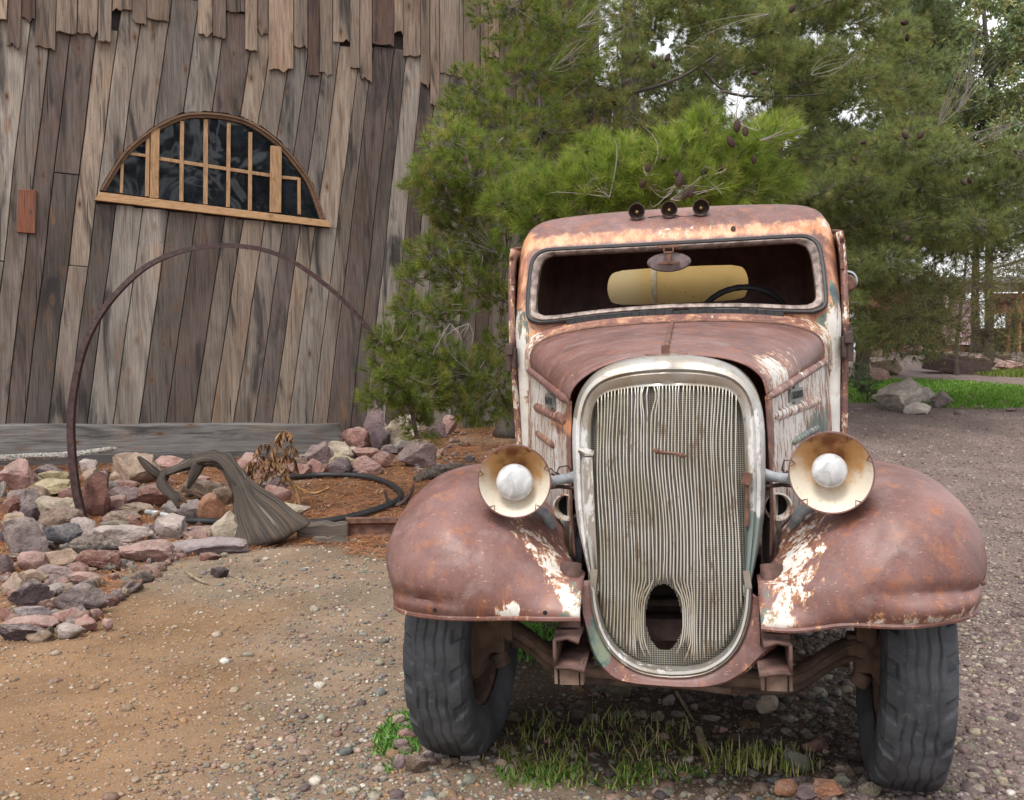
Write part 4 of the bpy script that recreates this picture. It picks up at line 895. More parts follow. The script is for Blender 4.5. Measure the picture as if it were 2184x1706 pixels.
# ------------------------------------------------------------------ barn
B0 = Vector((-3.8, 10.5, 0)); PH = R(24.5); DU = Vector((math.cos(PH), math.sin(PH), 0)); DN = Vector((math.sin(PH), -math.cos(PH), 0))
def wp(U, Z, off=0): return B0 + DU * U + DN * off + Vector((0, 0, Z))
def wuv(px, py):
    r = ray(px, py); t = (B0 - Vector((0, 0, CAMH))).dot(DN) / r.dot(DN) if True else 0
    p = Vector((0, 0, CAMH)) + r * t; return (p - B0).dot(DU), p.z
barn = empty('barn', 'leaning old barn of weathered grey planks with a half-round window', 'barn', tuple(B0))
BINV = Matrix.Translation(-B0)
def bpart(mb, name, mat, parent=None, **kw):
    mb.v = [tuple(Vector(p) - B0) for p in mb.v]
    return mb.build(name, mat, parent or barn, **kw)
ARP = [(205, 409), (213, 405), (249, 345), (275, 313), (316, 280), (353, 258), (392, 243), (431, 240), (475, 243), (522, 254), (561, 275), (600, 306), (634, 345), (666, 392), (694, 470), (700, 471)]
AR = [wuv(*p) for p in ARP]; AU = np.array([p[0] for p in AR]); AZ = np.array([p[1] for p in AR])
SL0, SL1 = wuv(201, 430), wuv(703, 486)
def sill(U): return SL0[1] + (SL1[1] - SL0[1]) * (U - SL0[0]) / (SL1[0] - SL0[0])
def inwin(U, Z): return SL0[0] + .04 < U < SL1[0] - .04 and sill(U) < Z < float(np.interp(U, AU, AZ))
UL = [wuv(60, 430)[0], wuv(450, 430)[0], wuv(830, 560)[0]]
def lean(U): return float(np.interp(U, [UL[0] - 2, UL[0], UL[1], UL[2], UL[2] + 2.5], [.10, .13, .165, .115, .07]))
CRS = [wuv(*p) for p in [(-250, 60), (80, 100), (180, 140), (240, 50), (330, 60), (430, 85), (560, 115), (700, 160), (780, 160), (860, 170), (950, 185), (1040, 195), (1330, 250)]]
cu_, cz_ = [p[0] for p in CRS], [p[1] for p in CRS]
def course(U): return float(np.interp(U, cu_, cz_))
PC = [(.235, .211, .190), (.195, .173, .156), (.262, .232, .205), (.150, .130, .119), (.108, .091, .082), (.118, .092, .082), (.21, .175, .15), (.28, .225, .18), (.165, .14, .125), (.115, .095, .088)]
pr_ = random.Random(21)
def shade(c, a, b):
    k = pr_.uniform(a, b); return tuple(x * k for x in c)
class Planks:
    def __init__(s): s.v = []; s.f = []; s.c = []; s.g = []
    def add(s, poly, off, th, col, cu):
        """poly: list of (U,Z); prism standing off the wall"""
        n = len(poly); b = len(s.v); rnd = pr_.random() * 50
        for o in (off, off - th):
            for U, Z in poly: s.v.append(tuple(wp(U, Z, o) - B0)); s.g += [U - cu + rnd, Z + rnd * .37, o * 3 + rnd]; s.c += [*col, 1]
        s.f.append(tuple(range(b, b + n))); s.f.append(tuple(range(b + n, b + 2 * n))[::-1])
        for i in range(n): j = (i + 1) % n; s.f.append((b + j, b + i, b + n + i, b + n + j))
    def build(s, name, parent, mat):
        me = bpy.data.meshes.new(name); me.from_pydata(s.v, [], s.f); a = me.attributes.new('col', 'FLOAT_COLOR', 'POINT'); a.data.foreach_set('color', s.c)
        a = me.attributes.new('grain', 'FLOAT_VECTOR', 'POINT'); a.data.foreach_set('vector', s.g); me.materials.append(mat); me.validate(); fix_normals(me)
        o = bpy.data.objects.new(name, me); COL.objects.link(o); o.parent = parent
        m = o.modifiers.new('bev', 'BEVEL'); m.width = .005; m.segments = 1; m.limit_method = 'ANGLE'; m.angle_limit = R(50)
        return o
pk = Planks(); U = -4.8; last = 0
while U < 5.45:
    wd = pr_.uniform(.15, .29); Z0 = .18; l0, l1 = lean(U), lean(U + wd); gap = .004
    e0 = lambda Z, U=U, l0=l0: U + gap + l0 * (Z - .4) + .011 * nz(U, 0, Z, 1.1) + .003 * nz(U, 5, Z, 6); e1 = lambda Z, U=U, wd=wd, l1=l1: U + wd - gap + l1 * (Z - .4) + .011 * nz(U + wd, 0, Z, 1.1) + .003 * nz(U + wd, 5, Z, 6)
    Zt = course(U + l0 * 3.5) + .35
    ci = pr_.randrange(len(PC)); ci = (ci + 1) % len(PC) if ci == last else ci; last = ci
    k = pr_.uniform(.85, 1.12); col = shade(PC[ci], k, k); off = pr_.uniform(0, .014)
    zs = np.arange(1.6, 4.6, .02); T = np.linspace(0, 1, 8); lo, hi = [], []
    for t in T:
        ins = [z for z in zs if inwin(e0(z) * (1 - t) + e1(z) * t, z)]
        lo.append(min(ins) - .02 if ins else None); hi.append(max(ins) + .02 if ins else None)
    def side(e, a, b): return [(e(z), z) for z in np.linspace(a, b, max(2, int((b - a) / .12) + 2))]
    cu = U + wd / 2
    if all(x is None for x in lo):
        # some boards are two lengths with a butt joint
        if pr_.random() < .35 and Zt > 3:
            zj = pr_.uniform(1.0, Zt - .7); pk.add(side(e0, Z0, zj) + side(e1, Z0, zj - .01)[::-1], off, .022, col, cu)
            c2 = shade(PC[pr_.randrange(len(PC))], .8, 1.2); pk.add(side(e0, zj + .006, Zt) + side(e1, zj - .002, Zt)[::-1], off + pr_.uniform(-.004, .006), .022, c2, cu)
        else: pk.add(side(e0, Z0, Zt) + side(e1, Z0, Zt)[::-1], off, .022, col, cu)
    else:
        fill = [(i, l, h) for i, (l, h) in enumerate(zip(lo, hi)) if l is not None]
        L, H_ = [], []
        for i, t in enumerate(T):
            j = min(fill, key=lambda q: abs(q[0] - i))
            if lo[i] is None: L.append(j[1]); H_.append(j[1] + .002)
            else: L.append(lo[i]); H_.append(hi[i])
        um = lambda t, z: e0(z) * (1 - t) + e1(z) * t
        pk.add(side(e0, Z0, L[0])[:-1] + [(um(t, z), z) for t, z in zip(T, L)] + side(e1, Z0, L[-1])[::-1][1:], off, .022, col, cu)
        if Zt > max(H_) + .05: pk.add([(um(t, z), z) for t, z in zip(T, H_)][::-1] + side(e0, H_[0], Zt)[1:] + side(e1, H_[-1], Zt)[::-1][:-1], off + pr_.uniform(-.003, .008), .022, shade(PC[pr_.randrange(len(PC))], .85, 1.15), cu)
    U += wd
pk.build('wall', barn, M['plank'])
pk = Planks(); U = -5.0
PCU = [(.30, .22, .165), (.225, .17, .135), (.25, .20, .165), (.105, .068, .056), (.16, .12, .10), (.33, .255, .195), (.20, .155, .125)]
while U < 5.3:
    wd = pr_.choice((.11, .14, .17, .21, .26, .29)) * pr_.uniform(.9, 1.1); l = float(np.interp(U, [-2, 0, 3], [.06, .02, .0])); Zb = course(U + wd / 2) + pr_.choice((-.22, -.1, -.03, 0, .04, .1, .25, .4)) + pr_.uniform(-.05, .05)
    if pr_.random() < .12: Zb += .3
    g = .004; e0 = lambda Z: U + g + l * (Z - 4); e1 = lambda Z: U + wd - g + l * (Z - 4)
    k = pr_.uniform(.8, 1.15); col = tuple(x * k for x in pr_.choice(PCU)); n = 6; sl_e = pr_.uniform(-.03, .03)
    end = [(e0(Zb) + (e1(Zb) - e0(Zb)) * t, Zb + sl_e * (t - .5) + pr_.uniform(-1, 1) * .010 * pr_.choice((0, 1, 2, 5))) for t in np.linspace(0, 1, n)]
    pk.add([(e0(6.9), 6.9)] + end + [(e1(6.9), 6.9)], .030 + pr_.uniform(0, .022), .024, col, U + wd / 2); U += wd
pk.build('upper_boards', barn, M['plank'])
bk = MB(); Z0 = -.3
for a, b, c, d in ((-4.9, 5.35, -.05, -.30),):
    P = [wp(a, Z0, c), wp(b, Z0, c), wp(b, 7.4, c), wp(a, 7.4, c), wp(a, Z0, d), wp(b, Z0, d), wp(b, 7.4, d), wp(a, 7.4, d)]
    bk.add(P, [(0, 1, 2, 3), (5, 4, 7, 6), (1, 5, 6, 2), (4, 0, 3, 7), (3, 2, 6, 7)])
P = [wp(5.35, -.3, .02), wp(5.35, 7.4, .02), wp(5.35, 7.4, -5), wp(5.35, -.3, -5)]; bk.add(P, [(0, 1, 2, 3)])
P = [wp(-4.9, -.3, .02), wp(-4.9, 7.4, .02), wp(-4.9, 7.4, -5), wp(-4.9, -.3, -5)]; bk.add(P, [(0, 1, 2, 3)])
bpart(bk, 'wall_core', m_simple('dark_timber', (.045, .036, .032), .9), smooth=False)
rfm = MB(); P = [wp(-5.3, 7.3, .5), wp(5.7, 7.3, .5), wp(5.7, 8.8, -2.6), wp(-5.3, 8.8, -2.6), wp(5.7, 7.3, -5.5), wp(-5.3, 7.3, -5.5)]
rfm.add(P, [(0, 1, 2, 3), (3, 2, 4, 5)]); bpart(rfm, 'roof', m_simple('old_roof', (.12, .10, .09), .9), smooth=False, solid=.08)
# window
win = bpy.data.objects.new('window', None); COL.objects.link(win); win.parent = barn
def wbar(mb, p0, p1, wpx, o0, o1):
    a, b = Vector(wuv(*p0)), Vector(wuv(*p1)); d = (b - a).normalized(); n = Vector((-d.y, d.x)) * wpx * .0052 / 2
    C = [a - n, b - n, b + n, a + n]; V_ = [wp(c.x, c.y, o0) for c in C] + [wp(c.x, c.y, o1) for c in C]
    mb.add(V_, [(3, 2, 1, 0), (4, 5, 6, 7), (0, 1, 5, 4), (1, 2, 6, 5), (2, 3, 7, 6), (3, 0, 4, 7)])
Q = lambda x, y: (170.6 + x * .2604, 199.1 + y * .2604)
def m_pine(name, a, b, sc=(1.2, 1.2, 14)):
    t = NT(name); v = t.coord(); n = t.noise(t.coord(sc), 9, 5, .6); n2 = t.noise(v, 7, 5, .7)
    c = t.mix(t.step(n, .3, .7), a, b); c = t.mix(t.step(n2, .55, .75, 0, .6), c, tuple(x * .42 for x in a))
    return t.bsdf(c, .75, 0.0, t.bump(n, .3, .003), .25)
PINE = m_pine('pine_frame', (.26, .145, .070), (.40, .25, .135)); PINEV = m_pine('pine_bar', (.22, .125, .062), (.40, .25, .14), (9, 9, .8)); PINED = m_pine('aged_frame', (.085, .050, .030), (.17, .10, .06))
fr = MB()
for (a, b, w_) in [((350, 500), (340, 815), 6), ((558, 325), (550, 842), 8), ((838, 222), (832, 882), 8), ((1033, 210), (1030, 907), 9), ((1222, 240), (1215, 930), 8), ((1398, 315), (1395, 955), 8), ((1797, 690), (1800, 990), 7)]: wbar(fr, Q(*a), Q(*b), w_, -.05, -.012)
for (a, b, w_) in [((362, 484), (552, 508), 6), ((645, 530), (1575, 672), 7.5), ((1655, 684), (1795, 697), 7)]: wbar(fr, Q(*a), Q(*b), w_, -.05, -.016)
for (a, b, w_) in [((618, 280), (608, 858), 17), ((1608, 432), (1602, 975), 24)]: wbar(fr, Q(*a), Q(*b), w_, -.05, .006)
bpart(fr, 'muntin', PINEV, win, smooth=False, bevel=.004)
si_ = MB(); a, b, c, d = [Vector(wuv(*p)) for p in ((201, 428), (703, 486), (699, 471), (212, 410))]
V_ = [wp(q.x, q.y, -.05) for q in (a, b, c, d)] + [wp(q.x, q.y, .05) for q in (a, b)] + [wp(q.x, q.y, .035) for q in (c, d)]
si_.add(V_, [(3, 2, 1, 0), (4, 5, 6, 7), (0, 1, 5, 4), (1, 2, 6, 5), (2, 3, 7, 6), (3, 0, 4, 7)]); bpart(si_, 'sill', PINE, win, smooth=False, bevel=.006)
af = MB(); arc = spline([wuv(*p) for p in ARP[1:-1]], 60); ctr = Vector(((AU[0] + AU[-1]) / 2, sill((AU[0] + AU[-1]) / 2)))
def ins(p, d):
    v = (ctr - Vector(p)); v.normalize(); return (p[0] + v.x * d, p[1] + v.y * d)
af.grid([[wp(*p, -.05) for p in arc], [wp(*p, .016) for p in arc], [wp(*ins(p, .022), .018) for p in arc], [wp(*ins(p, .024), .0) for p in arc], [wp(*ins(p, .055), -.004) for p in arc], [wp(*ins(p, .058), -.05) for p in arc]])
bpart(af, 'arch_frame', PINED, win, sharp=30)
pn = MB(); ap_ = [wp(*ins(p, .03), -.034) for p in arc]; pn.add(ap_, [tuple(range(len(ap_)))]); bpart(pn, 'pane', M['glass'], win, smooth=False)
# nailed patch of reddish board and a small red-painted patch behind the pine
pt_ = Planks(); c4 = [wuv(*p) for p in ((40, 404), (79, 406), (75, 499), (36, 496))]; pt_.add(c4, .035, .02, (.20, .085, .055), c4[0][0]); pt_.build('patch', barn, M['plank']); pt_ = Planks()
c4 = [wuv(*p) for p in ((1258, 250), (1276, 251), (1274, 318), (1256, 318))]; pt_.add(c4, .10, .02, (.33, .11, .06), c4[0][0]); pt_.build('patch', barn, M['plank']); pt_ = Planks()
c4 = [wuv(*p) for p in ((1276, 275), (1322, 285), (1322, 305), (1276, 305))]; pt_.add(c4, .10, .02, (.36, .20, .18), c4[0][0]); pt_.build('patch', barn, M['plank'])
# timber beams along the foot of the wall
def beam(name, label, p0, p1, h, th, cat, col, grp=None, drop=0):
    a, b = Vector(p0), Vector(p1); d = (b - a).normalized(); nrm = Vector((d.y, -d.x, 0)); n = 24; V_ = []; Fq = []; g = []; c = []; rnd = pr_.random() * 9; Lh = (b - a).length
    for i in range(n + 1):
        t = i / n; q = a + (b - a) * t; wob = .012 * nz(t * 8, rnd, 0, 1)
        for x, z in ((0, -h), (th, -h), (th, 0), (0, 0)):
            V_.append(q - nrm * x + Vector((0, 0, z + (wob if z == 0 else 0) + .012 * nz(t * 5, rnd, 3, 1)))); g += [z + rnd, t * Lh + rnd, x + rnd]; c += [*col, 1]
    for i in range(n):
        for k in range(4): j = (k + 1) % 4; Fq.append((i * 4 + k, i * 4 + j, i * 4 + 4 + j, i * 4 + 4 + k))
    Fq += [(3, 2, 1, 0), (n * 4, n * 4 + 1, n * 4 + 2, n * 4 + 3)]
    me = bpy.data.meshes.new(name); org = a.copy(); me.from_pydata([tuple(v - org) for v in V_], [], Fq); A = me.attributes.new('col', 'FLOAT_COLOR', 'POINT'); A.data.foreach_set('color', c)
    A = me.attributes.new('grain', 'FLOAT_VECTOR', 'POINT'); A.data.foreach_set('vector', g); me.materials.append(M['plank']); fix_normals(me); o = bpy.data.objects.new(name, me); o.location = org; COL.objects.link(o)
    m = o.modifiers.new('bev', 'BEVEL'); m.width = .012; m.segments = 2; m.limit_method = 'ANGLE'; return tag(o, label, cat, grp)
ya, yb = 9.25, 10.15
t0, t1 = at(-60, 907, ya), at(726, 904, yb); m0, m1 = at(-60, 973, ya), at(726, 960, yb)
beam('timber_beam', 'weathered grey timber beam along the foot of the barn, the upper one with bolt holes', t0, t1, (t0.z - m0.z) - .004, .20, 'beam', (.165, .160, .158), 'timbers at the barn foot')
b2 = MB()
for px, py in ((8, 926), (65, 925), (8, 969 - 10), (65, 958)):
    q = at(px, py, ya + (px + 60) / 786 * .9 - .004); b2.lathe([(0, 0), (.012, .0)], Matrix.Translation(q - t0) @ Matrix.Rotation(R(90), 4, 'X'), 14)
b2.build('bolt_hole', M['black'], bpy.data.objects['timber_beam'])
m0.y -= .03; m1.y -= .03; 
beam('timber_beam', 'dark lower timber beam half buried behind the rock pile', m0, m1, .42, .22, 'beam', (.095, .092, .094), 'timbers at the barn foot')
# ------------------------------------------------------------------ rocks
def rock_mesh(seed, dims, col, ang=.6, sub=3):
    v, f = ICO[sub]; rg = np.random.default_rng(seed); P = v.copy()
    nr = rg.normal(size=(16, 3)); nr /= np.linalg.norm(nr, axis=1)[:, None]
    for k in range(16):
        d = P @ nr[k]; lim = rg.uniform(.50, .90); over = np.clip(d - lim, 0, None); P -= (over * ang * 1.55)[:, None] * nr[k]
    off = rg.uniform(0, 90, 3)
    for s, a in ((1.6, .16), (4.0, .08), (9.0, .045), (20., .025)):
        P *= 1 + a * np.array([mnoise.noise(Vector(p * s + off)) for p in v])[:, None]
    lo, hi = P.min(0), P.max(0); P = (P - (lo + hi) / 2) / (hi - lo) * np.array(dims)
    me = bpy.data.meshes.new('rock'); me.from_pydata(P.tolist(), [], f.tolist())
    a = me.attributes.new('col', 'FLOAT_COLOR', 'POINT'); a.data.foreach_set('color', [*col, 1] * len(P)); me.materials.append(M['rock'])
    me.polygons.foreach_set('use_smooth', [True] * len(f)); me.set_sharp_from_angle(angle=R(26)); me.update(); return me
ICO = {3: ico(3), 4: ico(4), 5: ico(5)}
PL = dict(pk=(.40, .235, .205), rs=(.36, .19, .16), mv=(.235, .165, .165), dp=(.115, .082, .092), gp=(.26, .205, .20), cr=(.47, .39, .29), yl=(.43, .36, .19), tn=(.38, .27, .19), br=(.21, .14, .10),
          db=(.085, .066, .056), rd=(.25, .115, .092), og=(.47, .215, .115), gy=(.28, .255, .235), sl=(.145, .145, .165), wp=(.48, .40, .37), lv=(.31, .255, .275), wt=(.68, .61, .53), dk=(.14, .115, .10), gn=(.22, .22, .165), ol=(.20, .175, .12))
ANG = {}
nrock = [0]
def rock(px, py, w, h, col, label, grp, name='rock', tilt=0, ang=.6, lift=0):
    """px,py middle of the rock in the photo, w,h its size there"""
    nrock[0] += 1; sd = 1000 + nrock[0] * 17; rg = random.Random(sd)
    p = gh(px, py + h * .46); Y = p.y; W_ = w * Y / FPX; H_ = h * Y / FPX
    el = (CAMH - p.z) / Y; D = min(W_, max(H_, .6 * W_)) * rg.uniform(.75, .95)
    W_ *= 1.20; D *= 1.2; Hh = max(.55 * H_, H_ * 1.22 - D * el * .45)
    k = rg.uniform(.88, 1.12); c = PL[col]; g_ = sum(c) / 3; c = tuple((x * .85 + g_ * .15) * k * .86 for x in c)
    me = rock_mesh(sd, (W_, D, Hh * 1.12), c, ang, 4 if w > 60 else 3); me.name = name
    o = bpy.data.objects.new(name, me); COL.objects.link(o)
    o.location = (p.x, Y + D * .40, p.z + Hh * .44 + lift); o.rotation_euler = (0, tilt, rg.uniform(-.15, .15)); tag(o, label, 'rock', grp)
    return o
CA = lambda x, y, w, h: (x * .2834, 881.6 + y * .2834, w * .2834, h * .2834)
CB = lambda x, y, w, h: (455 + x * .2344, 853.2 + y * .2344, w * .2344, h * .2344)
GA = 'rocks heaped in front of the barn'
RA = [(95, 500, 215, 220, 'pk', 'large pink rock at the left end of the heap, under the timber'), (340, 445, 190, 90, 'dp', 'dark purple rock behind the yellow rocks at the timber'),
 (230, 520, 140, 85, 'yl', 'small olive-yellow rock beside the large pink rock'), (400, 495, 195, 95, 'yl', 'pale yellow blocky rock under the dark purple one'), (365, 580, 380, 135, 'yl', 'long flat yellow-tan slab left of the hoop foot'),
 (250, 632, 150, 130, 'tn', 'peach-coloured rock leaning on the yellow slab'), (65, 705, 135, 130, 'rd', 'round dark red rock near the left edge of the heap'), (150, 685, 230, 160, 'gp', 'grey-purple rough rock below the peach rock'),
 (205, 770, 120, 145, 'dp', 'dark purple rock between the red round one and the cream one'), (510, 665, 180, 165, 'rd', 'reddish purple rock directly left of the hoop foot'), (390, 735, 270, 160, 'cr', 'cream block resting on the big brown-grey cobble'),
 (410, 835, 305, 195, 'br', 'big rounded brown-grey cobble left of the hoop foot'), (165, 975, 335, 280, 'gp', 'very large pitted grey-pink boulder by the left edge'), (440, 955, 245, 175, 'sl', 'slate-blue slab leaning under the brown cobble'),
 (612, 900, 185, 165, 'wp', 'whitish pink rock just below the hoop foot'), (692, 1040, 360, 185, 'db', 'very dark brown boulder in the middle of the heap'), (900, 940, 395, 150, 'wp', 'long white-crusted pink slab right of the dark brown boulder'),
 (1095, 1062, 375, 150, 'pk', 'long flat pinkish rock at the front edge near the gravel'), (720, 1130, 285, 155, 'rd', 'red-brown rough rock in front of the dark brown boulder'), (440, 1115, 235, 145, 'tn', 'tan-pink angular rock left of the red-brown rock'),
 (228, 1140, 190, 145, 'pk', 'pink lump in front of the very large boulder'), (405, 1222, 225, 115, 'mv', 'mauve wedge-shaped rock beside the flat pinkish stone'), (605, 1265, 225, 105, 'pk', 'low elongated dusty pink rock at the gravel edge'),
 (205, 1372, 295, 185, 'dp', 'dark maroon-grey rounded boulder low in the heap'), (582, 1430, 345, 225, 'gp', 'large grey-mauve rock with a grass tuft at its foot'), (415, 1335, 195, 85, 'gy', 'light grey rock between the maroon and the mauve boulders'),
 (65, 1310, 160, 145, 'tn', 'pinkish tan rock at the left edge above the maroon boulder'), (230, 1250, 200, 115, 'tn', 'tan-brown rock above the dark maroon boulder'), (25, 1165, 80, 140, 'mv', 'mauve rock cut by the left edge of the photo'),
 (228, 1520, 245, 95, 'lv', 'lavender-grey slab below the maroon boulder'), (40, 1530, 125, 85, 'rd', 'reddish flat rock at the left edge by the lavender slab'), (212, 1590, 335, 95, 'pk', 'long pinkish-grey stone lying above the purple slate'),
 (460, 1550, 180, 115, 'rs', 'rose-coloured rock beside the large grey-mauve rock'), (620, 1602, 165, 125, 'rs', 'rose rock right of its twin, at the gravel edge'), (500, 1662, 185, 110, 'wp', 'pale grey-white rock at the front tip of the heap'),
 (135, 1680, 320, 115, 'dp', 'flat slate-purple slab, lowest of the heap at the left edge'), (802, 1607, 62, 90, 'pk', 'small upright pink stone on the gravel beside the heap'), (985, 450, 330, 215, 'tn', 'big pink-tan boulder against the timber by the driftwood tip'),
 (800, 585, 145, 115, 'gy', 'cream-grey angular rock in front of the big tan boulder'), (702, 655, 185, 300, 'rd', 'tall maroon rock right behind the hoop foot'), (668, 500, 125, 120, 'tn', 'orange-white speckled rock behind the hoop'),
 (660, 412, 115, 95, 'wp', 'white and pink rock topmost behind the hoop'), (768, 497, 90, 85, 'mv', 'small pink-brown rock between speckled and tan rocks'), (862, 500, 115, 95, 'tn', 'tan-pink rock left of the big tan boulder'),
 (930, 568, 175, 90, 'rd', 'dark red rock under the big tan boulder'), (950, 642, 245, 125, 'mv', 'grey-purple rock below the dark red one'), (1117, 650, 215, 165, 'rd', 'long red-brown rock slanting down under the tan boulder'),
 (840, 700, 155, 120, 'pk', 'dusty pink rock right of the tall maroon rock'), (1010, 732, 215, 85, 'tn', 'speckled cream rock above the conduit end'), (900, 792, 250, 85, 'br', 'low flat brown rock beside the hoop foot'),
 (840, 842, 200, 60, 'ol', 'thin layered brown stone on the needles by the hoop'), (1280, 732, 130, 110, 'gy', 'pale grey rock under the driftwood arm'), (1415, 752, 190, 140, 'gp', 'grey rock left of the standing orange stone'),
 (1575, 742, 175, 205, 'og', 'upright flat orange stone leaning by the driftwood'), (1255, 882, 215, 175, 'wp', 'white-pink crusted rock beside the conduit'), (1120, 900, 145, 105, 'mv', 'smooth mauve-grey rock beside the white-pink crusted one'),
 (1455, 942, 190, 95, 'rs', 'crumbly red rock below the conduit'), (1495, 885, 240, 65, 'mv', 'low purple slab below the black pipe'), (1550, 1015, 490, 115, 'lv', 'wide grey-purple flat slab at the foot of the driftwood'),
 (1570, 1087, 145, 55, 'rd', 'dark red-brown flat stone in front of the wide slab'), (1682, 900, 175, 235, 'cr', 'cream and white rock propping the driftwood base'), (1520, 598, 320, 160, 'br', 'large brown rock under the driftwood arch'),
 (1255, 382, 235, 90, 'pk', 'pink rock behind the driftwood tip'), (1265, 642, 160, 100, 'br', 'brown rock behind the driftwood arm'), (1500, 503, 120, 50, 'rs', 'salmon flat rock under the arch of the driftwood'),
 (1660, 642, 130, 115, 'br', 'brown rock at the neck of the driftwood'), (1645, 1207, 125, 78, 'dp', 'dark purple-brown square stone alone on the gravel'), (1280, 1000, 65, 42, 'og', 'tiny orange stone on the needles'), (1680, 1072, 55, 32, 'gn', 'tiny greenish stone on the needles'),
 (120, 770, 90, 50, 'mv', 'small mauve stone wedged under the red round rock'), (85, 810, 150, 90, 'tn', 'tan flat rock above the very large boulder'), (345, 1010, 90, 80, 'dk', 'dark stone between the boulder and the slate'), (10, 590, 50, 110, 'gy', 'grey rock cut by the left edge below the pink rock'),
 (545, 770, 110, 90, 'mv', 'mauve rock touching the hoop foot'), (765, 890, 130, 70, 'br', 'brown stone right of the whitish pink rock'), (1085, 590, 150, 90, 'db', 'shadowed brown stone between the red rocks'), (885, 1005, 150, 50, 'pk', 'pink stone under the white-crusted slab'),
 (30, 930, 70, 110, 'dp', 'dark rock at the left edge beside the very large boulder'), (90, 1095, 160, 60, 'br', 'brown stone under the very large boulder'), (1150, 960, 90, 45, 'mv', 'small mauve stone below the mauve-grey rock'), (90, 1580, 90, 40, 'og', 'small orange stone by the long pinkish-grey stone'),
 (640, 1195, 130, 50, 'tn', 'pale tan stone at the foot of the red-brown rock'), (1350, 800, 100, 50, 'mv', 'small grey-mauve stone at the conduit'), (1000, 1170, 40, 40, 'gn', 'little grey-green pebble before the flat pinkish rock')]
for x, y, w, h, c, l in RA: rock(*CA(x, y, w, h), c, l, GA)
GB = 'rocks at the barn corner under the pine'
RB = [(945, 380, 300, 155, 'rd', 'maroon rock leaning on the end of the timber'), (1280, 277, 265, 150, 'mv', 'purple-grey slab on top beside the timber end'), (1268, 392, 235, 175, 'rs', 'pink-brown rock under the purple-grey slab'),
 (1412, 162, 115, 130, 'tn', 'pink-tan rock topmost against the barn wall'), (1462, 275, 140, 265, 'mv', 'long mauve rock standing on its end'), (1510, 372, 130, 180, 'dp', 'dark purple rock beside the tall mauve one'),
 (1692, 330, 260, 235, 'cr', 'large cream boulder under the pine branch'), (1702, 442, 125, 95, 'gy', 'grey stone at the foot of the large cream boulder'), (1832, 517, 275, 195, 'mv', 'large grey-pink rock alone on the pine needles'),
 (1125, 502, 195, 155, 'cr', 'cream-yellow block behind the yellow rock'), (1140, 562, 245, 95, 'yl', 'pale yellow rock in front of its cream neighbour'), (945, 522, 230, 180, 'mv', 'mauve rock with white veins'), (925, 645, 170, 130, 'rs', 'pink-brown rock below the white-veined one'),
 (1147, 642, 155, 145, 'dp', 'slate-purple pointed rock behind the black pipe'), (1265, 500, 135, 85, 'wp', 'small whitish rock right of the yellow pair'), (1380, 512, 200, 95, 'rs', 'red-pink flat rock left of the dark red one'), (1535, 562, 155, 115, 'rd', 'dark red blocky rock on the needles'),
 (1387, 620, 225, 130, 'pk', 'pale pink rock in front of the dark red block'), (738, 660, 225, 115, 'rs', 'rose slab behind the black pipe'), (542, 790, 185, 115, 'mv', 'mauve-pink lump beside the dried plant stem'), (567, 862, 205, 105, 'rs', 'smooth rose rock inside the pipe loop'),
 (627, 1025, 355, 140, 'cr', 'flat cream rock behind the driftwood base'), (470, 660, 220, 130, 'pk', 'pink rock behind the dried plant'), (300, 620, 190, 160, 'pk', 'dusty pink rock behind the dried fronds'), (500, 440, 210, 130, 'wp', 'pale pink rock behind the dried plant top'),
 (1640, 185, 230, 120, 'tn', 'pinkish tan rock against the wall under the pine'), (1915, 290, 110, 135, 'tn', 'tan rock at the back under the pine'), (2030, 290, 135, 130, 'mv', 'grey-mauve rock at the back under the pine'), (2150, 250, 110, 130, 'pk', 'pinkish rock far back under the pine'),
 (780, 585, 120, 75, 'br', 'brown stone at the timber end'), (1590, 472, 120, 75, 'dp', 'small dark purple rock by the cream boulder'), (1262, 662, 130, 60, 'dp', 'low dark purple stone beside the pointed one'), (180, 700, 110, 120, 'pk', 'pink stone left of the dried fronds'),
 (1770, 180, 120, 120, 'rs', 'reddish rock half hidden by pine needles'), (1560, 300, 90, 120, 'mv', 'mauve rock tucked behind the cream boulder'), (90, 880, 130, 120, 'br', 'brown rock behind the driftwood neck'), (1890, 648, 75, 32, 'rd', 'little dark red stone on the needles')]
for x, y, w, h, c, l in RB: rock(*CB(x, y, w * 1.18, h * 1.18), c, l, GB)
GC = 'stones under and around the truck'
C8 = lambda x, y, w, h: (1166 + x * .2474, 1194.5 + y * .2474, w * .2474, h * .2474)
C7 = lambda x, y, w, h: (1564.3 + x * .2668, 1251.4 + y * .2668, w * .2668, h * .2668)
C6 = lambda x, y, w, h: (824.8 + x * .2334, 1251.4 + y * .2334, w * .2334, h * .2334)
